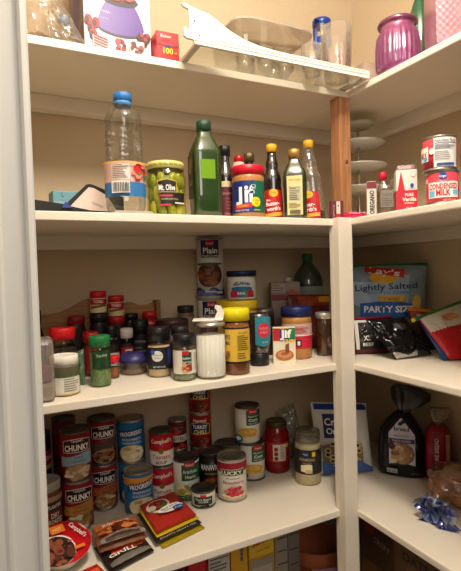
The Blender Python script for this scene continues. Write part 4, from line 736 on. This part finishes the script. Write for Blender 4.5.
# right wall, second shelf
t = thing('extract_box', 'narrow white and maroon carton with black lettering, right of the pink packet', 'carton', .048, -.044, Z, face(.048, -.044, .1))
b = MB(); b.box(-.0115, .0115, -.012, .012, 0, .088, M('#D6CCC2', .5), .0008); d = Dec(b, front(-.012)); d.rect(-.0112, .0112, .070, .087, M('#7A1C26')); d.text('OREGANO', 0, .036, .011, TXB, .058, .03, rot=PI / 2); d.rect(-.0112, .0112, .001, .006, M('#8a2a34')); b.build('carton', t)
t = thing('extract_bottle', 'clear bottle with a red cap and grey label, left of the vanilla carton', 'bottle', .052, -.089, Z, face(.052, -.089))
b = MB(); loft(b, [(.001, .018, .014, 0, 0), (.004, .020, .016, 0, 0), (.055, .020, .016, 0, 0), (.068, .016, .013, -.002, 0), (.078, .0085, .0085, -.005, 0), (.086, .008, .008, -.006, 0)], clear('#f2eee8', .24, .04), 36, 3); b.build('bottle', t); lid(t, .0085, .085, .104, M('#D2163A', .4), 'cap', cx=-.006, cy=0)
l = MB(); d = Dec(l, front(-.0165)); d.rect(-.012, .017, .018, .058, clear('#cfcac2', .1, .2, '#a8a298', .55)); d.text('CLEAR', .003, .048, .006, M('#3a3a3a'), .022); d.lines(-.010, .016, .020, .040, 4, M('#5a5650')); l.build('label', t)
t = thing('vanilla_box', 'red and white carton of pure vanilla extract left of the two milk cans', 'carton', .046, -.158, Z, face(.046, -.158, .16))
b = MB(); b.box(-.0235, .0215, -.016, .016, 0, .092, M('#E3DAD0', .45), .0008)
d = Dec(b, front(-.016)); d.strip(lambda u: .0005, lambda u: .046 + .044 * max(0, 1 - (abs(u + .013) / .008)) ** 1.0 + (.0 if u < 0 else .0), -.0234, .0214, M('#C4162A'), 40, 4); d.text('PURE', .004, .036, .007, TXT, .018, .02); d.text('Vanilla', .004, .026, .0085, TXT, .030, .02); d.text('EXTRACT', .004, .017, .004, TXT, .020); d.text('1 FL OZ', .004, .007, .003, TXT, .014); d.ell(.010, .056, .004, .005, M('#2A4A9A')); d.text('McCormick', .010, .050, .003, M('#2A4A9A'), .014); d.ell(.013, .080, .005, .0045, M('#b8a89c')); d.ell(.013, .080, .0042, .0038, TXT)
d = Dec(b, lside(-.0235)); d.strip(lambda u: .0005, lambda u: .046, -.0155, .0155, M('#B01426'), 8, 4); b.build('carton', t)
MB().box(-.021, .019, -.014, .014, .0925, .103, clear('#f2dede', .2, .08, '#d8a8a8', .35), .002).build('clear_top', t)
t = thing('spice_jar', 'small jar with orange label half hidden between the vanilla carton and milk cans', 'spice jar', .090, -.200, Z, face(.09, -.2))
MB().lathe([(0, .001), (.014, .001), (.015, .004), (.015, .056), (.013, .06)], M('#C9BDA8', .4)).build('jar', t); band(t, .0152, .008, .048, M('#C9702A'), lambda d, r, a, b: (d.rect(-r, r, b - .010, b - .004, M('#E0B070')), d.lines(-r, r, a + .004, b - .012, 4, M('#e8c090')))); lid(t, .0145, .059, .072, M('#8a5a44', .4))
def milk(back):
    def f(d, r, h):
        if back:
            d.rect(-r * .28, r * 1.25, h * .08, h * .93, M('#E9E3DA')); d.text('Nutrition Facts', r * .45, h * .84, .0055, NAVY, r * 1.3, .02); d.rect(-r * .2, r * 1.15, h * .76, h * .78, NAVY); d.lines(-r * .2, r * 1.1, h * .58, h * .74, 5, M('#3a3f6a')); d.lines(-r * .2, r * .7, h * .26, h * .54, 5, M('#9a98a0'), 5); d.rect(-r * .1, r * .9, h * .12, h * .19, M('#2A4A8A'))
            d.rect(-r * 1.6, -r * .58, h * .28, h * .70, TXT); d.text('MILK', -r * .95, h * .48, .012, RED, r * .6, .03); d.ell(-r * .78, h * .36, .005, .005, M('#5AA8D0')); d.ell(-r * .36, h * .55, r * .16, h * .09, TXT)
        else:
            d.rect(-r * .85, r * 1.15, h * .20, h * .66, TXT); d.ell(r * .1, h * .82, r * .26, h * .11, M('#1F3F8C')); d.text('Kroger', r * .1, h * .82, .0055, TXT, r * .4, .01); d.text('SWEETENED', r * .12, h * .66, .0035, M('#2A4A9A'), r * .9); d.text('CONDENSED', r * .13, h * .53, .0115, RED, r * 1.75, .03); d.text('MILK', r * .12, h * .345, .0125, RED, r * .85, .04); d.rect(-r * .75, -r * .38, h * .24, h * .41, M('#6FB4D8')); d.rect(r * .66, r * 1.05, h * .28, h * .41, M('#6FB4D8')); d.text('NET WT 14 OZ', r * .5, h * .12, .004, M('#e8c0bc'), r * .8)
            d.ell(-r * .95, h * .72, r * .10, h * .07, M('#f0c0b8'))
    return f
can(.050, -.252, Z, .0325, .0705, 'red and white can of condensed milk, the bottom one of two', milk(0), M('#D8404A', .4), -.05, 'condensed milk cans')
can(.046, -.250, Z + .0705, .0335, .0705, 'red and white condensed milk can showing its nutrition panel, upper one of two', milk(1), M('#D8404A', .4), -.05, 'condensed milk cans')
t = thing('baking_carton', 'blue, beige and green carton beside the milk cans, cut off by the frame', 'carton', .100, -.310, Z, face(.1, -.31, .2))
b = MB(); b.box(-.030, .030, -.02, .02, 0, .128, M('#2456A0', .5), .001); d = Dec(b, front(-.02)); d.rect(-.03, .03, .100, .1278, M('#D2B98A')); d.rect(-.03, .03, .034, .045, M('#E3DCCF')); d.rect(-.03, .03, .001, .034, M('#3a6a52')); d.text('FLOUR', 0, .07, .014, TXT, .05, .02); b.build('carton', t)
# black folder and pads
t = thing('folder', 'black zip folder lying open with a white page showing, left end of the oil shelf', 'folder', -.655, .170, Z, 0)
BF = M('#100F10', .6); b = MB()
b.prism([(-.13, 0), (.135, 0), (.135, .018), (.06, .022), (-.02, .036), (-.06, .041), (-.13, .046)], -.03, .05, BF); b.build('lower_cover', t)
b = MB(); b.prism([(-.004, .034), (.042, .0795), (.050, .0815), (.060, .079), (.125, .054), (.125, .018), (.110, .018)], -.028, -.020, BF); b.build('open_flap', t)
b = MB(); b.prism([(.006, .030), (.034, .060), (.047, .0735), (.058, .072), (.088, .056), (.108, .020), (.05, .022)], -.0305, -.0285, M('#D8C2B8', .7), smooth=False); d = Dec(b, front(-.0305))
d.text('notes', .065, .036, .008, M('#8a7a80'), .026, rot=-.4); b.build('page', t)
MB().prism([(-.012, .026), (-.004, .040), (.010, .026)], -.034, -.0315, M('#2a3f8a')).build('blue_tab', t)
t = thing('tissue_box', 'small pale teal box behind the black folder', 'box', -.648, .235, Z, .1)
b = MB(); b.box(-.032, .032, -.025, .025, 0, .075, M('#6FA0AC', .5), .002); d = Dec(b, front(-.025)); d.text('L', -.010, .066, .010, M('#1f2a2e'), .005); d.rect(-.03, .03, .045, .05, M('#8ab8c0')); b.build('box', t)

bag('plastic_wrap', 'crinkled clear plastic wrap standing behind the red capped bottle and vanilla carton', 'plastic wrap', (.092, -.062, 1.600), (.082, -.128, 1.612), (.092, -.066, 1.512), (.082, -.126, 1.512), .010, clear('#f4f0ea', .26, .08, '#e0d8ce', .15), None, sd=81, wr=.007)

# ================================================================== topmost shelf
Z = SH[1]
t = thing('fountain_box', 'white box printed with a purple chocolate fountain and dipped fruit, left on the topmost shelf', 'box', -.533, .120, Z, 0)
b = MB(); b.box(-.075, .075, 0, .20, 0, .30, M('#D9D0D2', .4), .0015); d = Dec(b, front(0)); PUR = M('#47217E', .4); CHO = M('#3A1710')
d.ell(.006, .068, .052, .017, M('#38343c'), 24); d.ell(.006, .074, .053, .017, PUR, 24); d.strip(lambda u: .074, lambda u: .078 + .060 * max(0, 1 - (abs(u - .006) / .053) ** 3.2), -.047, .059, PUR, 30, 6); d.text('Nostalgia', -.030, .104, .006, M('#b8a8d0'), .026, rot=-.1); d.text('FOUNTAIN', -.032, .088, .003, M('#b8a8d0'), .02, rot=-.1)
d.ell(.006, .134, .042, .014, M('#2e2a30')); d.ell(.006, .139, .036, .014, CHO); d.blobs(.006, .142, .03, .010, [M('#7a3a2a'), M('#8a2a2a')], 10, .3); d.ell(.006, .18, .026, .03, CHO); d.ell(.006, .24, .016, .02, CHO)
for u, v in ((-.060, .062), (-.050, .074), (-.066, .078), (-.056, .048)): d.ell(u, v, .0085, .011, M('#B8202A')); d.ell(u - .003, v - .002, .005, .008, CHO)
for u, v in ((.050, .058), (.064, .060), (.058, .050)): d.ell(u, v, .009, .010, CHO); d.ell(u + .002, v + .006, .004, .004, M('#a8242a'))
for i, (a0, a1) in enumerate(((-.058, -.024), (-.018, .016), (.022, .056))):
    d.rect(a0, a1, .012, .046, M('#E4D6D4'))
    if i == 0:
        for k in range(5): d.strip(lambda u, k=k: .016 + .006 * k + (u - a0) * -.25 + .004, lambda u, k=k: .020 + .006 * k + (u - a0) * -.25 + .004, a0 + .002, a1 - .002, M('#8E2A24'), 4, 1)
    else: d.blobs((a0 + a1) / 2, .029, .015, .015, [CHO, M('#A8242E'), M('#6a2a20'), M('#c2404a')] if i == 1 else [CHO, M('#5a2a1a'), M('#7d4a3a')], 12, .32, i)
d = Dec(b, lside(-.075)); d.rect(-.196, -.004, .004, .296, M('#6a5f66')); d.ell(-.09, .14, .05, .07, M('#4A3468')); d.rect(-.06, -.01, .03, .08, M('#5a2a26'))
b.build('box', t)
t = thing('filter_box', 'small red box reading 100 beside the fountain box on the topmost shelf', 'box', -.4305, .082, Z, -.02)
b = MB(); b.box(-.0265, .0265, 0, .060, 0, .066, M('#C8181E', .4), .0008); d = Dec(b, front(0)); d.text('Baker', -.004, .056, .007, M('#e8b8b0'), .026, .02); d.text('SECRET', -.004, .046, .005, M('#7a1a1e'), .022, .02); d.strip(lambda u: .0335, lambda u: .0345 + .010 * (abs(u) / .0265) ** 2, -.0265, .0265, M('#7E0E14'), 14, 1); d.ell(.0, .034, .007, .0035, M('#24306a')); d.text('100', .0, .0235, .013, M('#E8B43A'), .024, .04); d.text('ct', .018, .021, .005, M('#E8B43A'), .006, .02)
d = Dec(b, lside(-.0265)); d.lines(-.055, -.006, .012, .058, 6, M('#8E1016')); b.build('box', t)
# clear bag with a paper wrapped lump
t, q = bag('plastic_bag', 'crumpled clear plastic bag sagging at the left end of the topmost shelf', 'bag', (-.735, .150, 2.000), (-.655, .135, 1.990), (-.720, .105, 1.872), (-.605, .098, 1.872), .020, clear('#f2eee8', .26, .10, '#d8cec4', .10), None, sd=61, wr=.008)
b = MB(); b.grid(lambda u, v: (-.028 + .075 * u, .012 + .01 * v, .048 - .046 * u + .010 * v), 8, 2, M('#B08E62', .6)); b.build('paper_strip', t)
b = MB(); b.ball((.012, .018, .062), .013, .006, .012, M('#4a6a8a', .4), None, 14, 8, .3, 2); b.build('blue_label', t)
t = thing('paper_bundle', 'small crumpled brown paper lump at the far left of the topmost shelf', 'bundle', -.700, .165, Z, 0); MB().ball((0, 0, .024), .034, .026, .024, M('#9C6E52', .8, 0, .3, 70, .6), None, 24, 14, .35, 5).build('paper', t)

# fridge shelf with white side rail
t = thing('fridge_rack', 'white refrigerator glass rack with a hooked side bracket, overhanging the topmost shelf', 'refrigerator rack', -.160, -.010, Z, 0)
WP = M('#EFEBE0', .35, 0, .02)
rail = [(-.245, .001), (.236, .001), (.236, .020), (-.03, .021), (-.085, .024), (-.125, .031), (-.160, .043), (-.188, .058), (-.212, .070), (-.240, .074), (-.268, .0815), (-.272, .079), (-.268, .0745), (-.257, .071), (-.256, .028), (-.262, .026), (-.265, .032), (-.269, .031), (-.269, .014), (-.262, .010), (-.248, .010)]
def rails(y0): return MB().prism(rail, y0, y0 + .007, WP)
r1 = rails(-.007); r1.prism([(-.250, .008), (.236, .0095), (.236, .012), (-.250, .011)], -.0085, -.007, WP); r1.prism([(-.20, .016), (.236, .016), (.236, .0175), (-.20, .0175)], -.0085, -.007, WP)
for u, v in ((-.245, .048), (-.235, .020)): r1.ball((u, -.0072, v), .0022, .0012, .0022, M('#6a665e'))
r1.build('side_rail', t); r2 = rails(.300); r2.build('side_rail', t)
MB().box(-.242, -.228, 0, .300, .0015, .0085, M('#CFCABF', .4), .001).build('end_trim', t); MB().box(.220, .236, 0, .300, .0015, .0085, M('#CFCABF', .4), .001).build('end_trim', t)
MB().box(-.232, .220, 0, .300, .003, .0065, clear('#f8faf6', .10, .03, '#e0dacd', .10)).build('glass_plate', t)
ZP = Z + .0068
CLR = clear('#f8f4ee', .22, .05)
t = thing('fridge_bin', 'clear plastic open topped bin standing on the glass rack', 'bin', -.133, .168, ZP, 0)
b = MB()
def tray(b, w0, w1, d0, d1, h, th, m, p=5, slope=0):
    R = lambda z, e: (z, w0 + (w1 - w0) * z / h - e, d0 + (d1 - d0) * z / h - e, 0, 0)
    loft(b, [R(.001, .004), R(.004, 0), R(h * .5, 0), R(h - .003, 0), (h, w1 + .003, d1 + .003, 0, 0)], m, 48, p)
    n = 48; b.f.pop(); b.m.pop(); b.sm.pop()
tray(b, .112, .122, .085, .095, .135, .002, clear('#fffdfa', .20, .03)); 
b.build('bin', t)
mr_ = MB(); loft(mr_, [(.132, .1225, .0955, 0, 0), (.137, .1235, .0965, 0, 0), (.137, .1205, .0935, 0, 0), (.133, .1205, .0935, 0, 0)], clear('#fdf9f4', .3, .05, '#efe7db', .35), 48, 5); mr_.build('rim', t)  # whitish rim colour stands in for bright highlights along the clear bin's edge
def glass(x, y, z, r, h, label, base=.012, facet=0, grp=None, g=None):
    t = thing('drinking_glass', label, 'glass', x, y, z, .2, grp); g = g or GLASS
    fn = (lambda a, zz: 1 + (.05 * abs(math.sin(facet * a / 2)) if zz < h * .45 else 0)) if facet else None
    b = MB(); b.lathe([(0, .001), (r * .70, .001), (r * .78, .006), (r * .88, h * .35), (r, h), (r * .965, h), (r * .84, h * .35), (r * .72, base), (0, base * .8)], g, 96 if facet else 32, fn=fn); b.build('glass', t); return t
for i, (x, y) in enumerate(((-.205, .130), (-.145, .122), (-.086, .126), (-.170, .190), (-.080, .195))):
    t = thing('drinking_glass', ('clear round bowled glass in the left of the bin', 'clear round bowled glass at the middle front of the bin', 'clear round bowled glass right of centre in the bin', 'clear round bowled glass at the back left of the bin', 'clear round bowled glass at the back right of the bin')[i], 'glass', x, y, ZP + .0045, 0, 'round bowled glasses in the clear bin')
    MB().lathe([(0, .002), (.020, .001), (.0215, .003), (.005, .007), (.0045, .020), (.012, .026), (.022, .036), (.0255, .052), (.0235, .070), (.0205, .085), (.0195, .085), (.0225, .070), (.0245, .052), (.021, .037), (.0, .028)], clear('#fffcf8', .30, .03, '#f0e8de', .10), 28).build('glass', t)
glass(.024, .046, ZP, .041, .140, 'clear faceted tumbler at the right end of the glass rack', .02, 10, 'faceted tumblers', clear('#fefaf6', .30, .03, '#f0e8de', .10))
glass(-.062, .040, ZP, .026, .075, 'short clear faceted tumbler left of the tall one on the glass rack', .016, 10, 'faceted tumblers', clear('#fefaf6', .30, .03, '#f0e8de', .10))
# blue handled jug
t = thing('blue_jug', 'clear jug with a dark blue lid and curved handle behind the faceted tumbler', 'jug', .058, .150, ZP, 0); t.scale = (.85, .85, 1.22)
BL = M('#1E3A86', .3)
MB().lathe([(0, .001), (.026, .001), (.028, .004), (.030, .165)], clear('#f8f8fc', .22, .05, '#e0dde0', .12), 28).build('jug', t); jl = lid(t, .031, .163, .178, BL)
MB().tube([(-.024, -.014, .172), (-.040, -.020, .166), (-.046, -.022, .140), (-.042, -.022, .110), (-.036, -.020, .085), (-.027, -.016, .075)], [.006, .0065, .007, .007, .0065, .006], BL, 10).build('handle', jl); MB().lathe([(.030, .118), (.0312, .120), (.0312, .132), (.030, .134)], M('#2a4690', .3)).build('blue_band', t)
# clear acrylic tray at the corner
t = thing('acrylic_tray', 'small clear acrylic tray at the inner corner of the topmost shelf', 'tray', .122, .046, Z, -.15); t.scale = (.95, .95, 1.1)
b = MB(); tray(b, .033, .040, .045, .052, .046, .002, clear('#fbf4f0', .30, .05, '#e0d0cc', .32), 7); b.build('tray', t)
MB().lathe([(0, 0), (.022, 0), (.025, .01), (.025, .10), (.02, .115), (0, .118)], M('#161514', .4)).build('x', None) if 0 else None
t = thing('dark_jar', 'dark lidded jar just visible behind the magenta jar', 'jar', .262, .095, Z, 0)
MB().lathe([(0, .001), (.035, .001), (.037, .005), (.037, .125), (0, .126)], M('#2a2622', .4)).build('jar', t); lid(t, .039, .125, .165, M('#1d1c1b', .45))
# magenta jar
t = thing('glass_jar', 'magenta ribbed glass jar with a wide rolled lip on the right topmost shelf', 'jar', .132, -.060, Z, 0); t.scale = (1.08, 1.08, 1.06)
MAG = clear('#d88cc0', .28, .04, '#9C4484', .5)
rib = lambda a, z: 1 + (.018 * math.cos(26 * a) if .008 < z < .098 else 0)
b = MB(); b.lathe([(0, .001), (.040, .001), (.0475, .006), (.0500, .020), (.0505, .045), (.0500, .070), (.0475, .088), (.0425, .099), (.0385, .104), (.0380, .112), (.0405, .116)], MAG, 208, fn=rib); b.build('jar', t)
b = MB()
b.lathe([(.0400, .113), (.0445, .116), (.0455, .120), (.0440, .124), (.0400, .125), (.0375, .122), (.0385, .116), (.0400, .113)], clear('#c06aa4', .34, .04, '#7E2E66', .6), 48); b.build('rim', t)
t = thing('green_bottle', 'green glass bottle shoulder visible behind the magenta jar, topmost shelf', 'bottle', .230, -.045, Z, 0)
MB().lathe([(0, .001), (.028, .001), (.030, .005), (.030, .16), (.024, .19), (.012, .225), (.011, .27)], clear('#1a5a38', .25, .05, '#14603A', .75), 28).build('bottle', t); lid(t, .0135, .268, .29, M('#1c4a34'), 'cap')
t = thing('glass_vase', 'square pink glass vase with dimpled sides at the right edge of the topmost shelf', 'vase', .150, -.210, Z, -.62)
b = MB(); PG = clear('#f0ccd4', .24, .08, '#CC98A6', .55)
w = .052
for k in range(4):
    R = Matrix.Rotation(PI / 2 * k, 3, 'Z'); nn = 64 if k in (0,) else 20
    def S(u, v, R=R, k=k):
        x = -w + 2 * w * u; z = .002 + .158 * v; dm = .0008 * math.sin(u * PI * 14) * math.sin(v * PI * 20) if k == 0 else .0
        return tuple(R @ Vector((x, -w - dm, z)))
    b.grid(S, nn, nn, PG)
b.box(-w, w, -w, w, .001, .008, PG); b.build('vase', t)

# ================================================================== bottom shelf, in the shade
Z = SH[5]
def gbox(x0, x1, y0, dep, h, label, base, draw=None, side=None, name='food_box', rz=0):
    t = thing(name, label, 'box', (x0 + x1) / 2, y0, Z, rz); w = (x1 - x0) / 2
    b = MB(); b.box(-w, w, 0, dep, 0, h, base, .0012)
    if draw: draw(Dec(b, front(0)), w, h)
    if side: side(Dec(b, lside(-w)), dep, h)
    b.build('box', t); return t
def nut(d, w, h): d.rect(-w * .9, w * .9, h * .1, h * .96, M('#B9B4AC')); d.text('Nutrition Facts', 0, h * .91, .008, TXB, w * 1.5, .02); d.rect(-w * .8, w * .8, h * .865, h * .872, TXB); d.lines(-w * .8, w * .75, h * .45, h * .85, 16, M('#4a4844'))
H5 = .345
gbox(-.500, -.424, .10, .20, .335, 'dark red dry goods box at the far left under the low shelf', M('#5A1418', .5))
gbox(-.420, -.372, .095, .22, H5, 'bright red dry goods box under the low shelf', M('#A5161E', .5), lambda d, w, h: (d.rect(-w * .8, w * .8, h * .3, h * .9, M('#B8202A')), d.text('RICE', 0, h * .8, .014, TXT, w * 1.2, .02)))
gbox(-.369, -.306, .098, .22, H5, 'red edged box showing its grey nutrition panel under the low shelf', M('#8E161C', .5), nut)
gbox(-.303, -.256, .102, .22, H5, 'narrow plain yellow box side between the grey panel and the red script box', M('#C9981A', .5), lambda d, w, h: (d.rect(w * .1, w * .5, h * .78, h * .92, M('#8a7a5a')), [d.ell(w * .3, h * (.80 + .035 * i), .004, .004, M('#5a5248')) for i in range(4)]))
gbox(-.253, -.178, .100, .22, H5, 'yellow box with red script lettering under the low shelf', M('#B98A1A', .5), lambda d, w, h: (d.rect(-w * .96, w * .96, h * .78, h * .99, M('#D2B02A')), d.text('Saltine', 0, h * .90, .018, M('#B01A22'), w * 1.6, .04, rot=.16), d.text('CRACKERS', .004, h * .825, .006, M('#B01A22'), w * 1.1, .01, rot=.1), d.rect(-w * .9, w * .9, h * .2, h * .76, M('#8E8878')), d.rect(-w * .8, w * .8, h * .3, h * .7, M('#A8A08e'))))
gbox(-.174, -.134, .104, .22, H5, 'grey box side with a yellow edge next to the red script box', M('#8A8176', .5), lambda d, w, h: (d.rect(-w * .95, -w * .75, .01, h * .98, M('#9a7a2a')), [d.rect(-w * .6, w * .9, h * (.55 + .1 * i), h * (.56 + .1 * i), M('#3a3632')) for i in range(4)]))
gbox(-.131, -.094, .106, .22, H5 - .004, 'dark grey box side with ruled lines, last box before the clay pot', M('#6A635A', .5), lambda d, w, h: [d.rect(-w * .8, w * .8, h * (.5 + .12 * i), h * (.508 + .12 * i), M('#2a2622')) for i in range(4)])
t = thing('clay_pot', 'terracotta pot in the dark corner under the low shelf', 'pot', .015, .185, Z, 0)
MB().lathe([(0, .001), (.055, .001), (.060, .004), (.078, .150), (.080, .165), (.088, .166), (.090, .170), (.090, .205), (.086, .208), (.081, .206), (.075, .150), (.056, .012), (0, .012)], M('#A0522A', .7, 0, .12, 30), 40).build('pot', t)
bag('snack_bag', 'purple and white bag on the bottom shelf in front of the clay pot', 'bag', (-.080, .070, .585), (.020, .050, .575), (-.085, .040, .382), (.020, .025, .382), .02, M('#5a3a4a', .35), lambda d, w, h: (d.rect(-w * .3, w * .3, h * .8, h * .92, M('#A89aa0')), d.text('SNACK', 0, h * .6, .016, TXT, w * .6)), sd=71, wr=.006)
def sidebox(y0, y1, x, h, label, base, draw):
    t = thing('food_box', label, 'box', x, (y0 + y1) / 2, Z, -PI / 2); w = (y1 - y0) / 2
    b = MB(); b.box(-w, w, 0, .2, 0, h, base, .0012); draw(Dec(b, front(0)), w, h); b.build('box', t)
sidebox(-.060, .070, .085, .335, 'brown box with a red triangle mark under the right low shelf, nearer the post', M('#4A3424', .5), lambda d, w, h: (d.strip(lambda u: h * .84, lambda u: h * .92 - .3 * abs(u + w * .4), -w * .7, -w * .1, M('#8E2A1E')), d.rect(-w * .9, w * .9, h * .1, h * .6, M('#6a4a22')), d.text('CRISPY', w * .3, h * .8, .016, M('#8a7a6a'), w * .9, .02, rot=-.15)))
sidebox(-.200, -.064, .080, .340, 'brown box with dark lettering under the right low shelf, farther from the post', M('#57402a', .5), lambda d, w, h: (d.ell(0, h * .62, w * .6, h * .18, M('#6e5228')), d.text('OATS', 0, h * .84, .022, M('#1c1410'), w * 1.2, .03), d.rect(-w * .9, w * .9, h * .95, h * .99, M('#7a6a52'))))

cats = {}
for o in C.objects:
    if o.get('category') and not o.get('group'): cats.setdefault(o['category'], []).append(o)
for c_, l_ in cats.items():
    if len(l_) > 1:
        for o in l_: o['group'] = {'can': 'assorted food cans', 'box': 'boxed goods', 'spice jar': 'spice jars'}.get(c_, c_ + 's in the pantry')
# ------------------------------------------------------------------ light
def area(name, loc, rot, sx, sy, power, col):
    l = bpy.data.lights.new(name, 'AREA'); l.shape = 'RECTANGLE'; l.size = sx; l.size_y = sy; l.energy = power; l.color = col
    o = bpy.data.objects.new(name, l); C.objects.link(o); o.location = loc; o.rotation_euler = rot
pl = bpy.data.lights.new('ceiling_lamp', 'POINT'); pl.energy = 51; pl.color = (1, .90, .77); pl.shadow_soft_size = .11
po_ = bpy.data.objects.new('ceiling_lamp', pl); C.objects.link(po_); po_.location = (-.48, -.66, 2.36)
area('room_lamp', (-1.0, -2.2, 2.2), (math.radians(52), 0, math.radians(-18)), .9, .9, 13, (1, .93, .85))
w = bpy.data.worlds.new('world'); bpy.context.scene.world = w; w.use_nodes = True
w.node_tree.nodes['Background'].inputs[0].default_value = (1, .92, .83, 1); w.node_tree.nodes['Background'].inputs[1].default_value = .12
vs = bpy.context.scene.view_settings; vs.view_transform = 'Standard'; vs.look = 'None'; vs.exposure = 0; vs.gamma = 1
cy = bpy.context.scene.cycles; cy.transparent_max_bounces = 24; cy.max_bounces = 8; cy.sample_clamp_indirect = 4
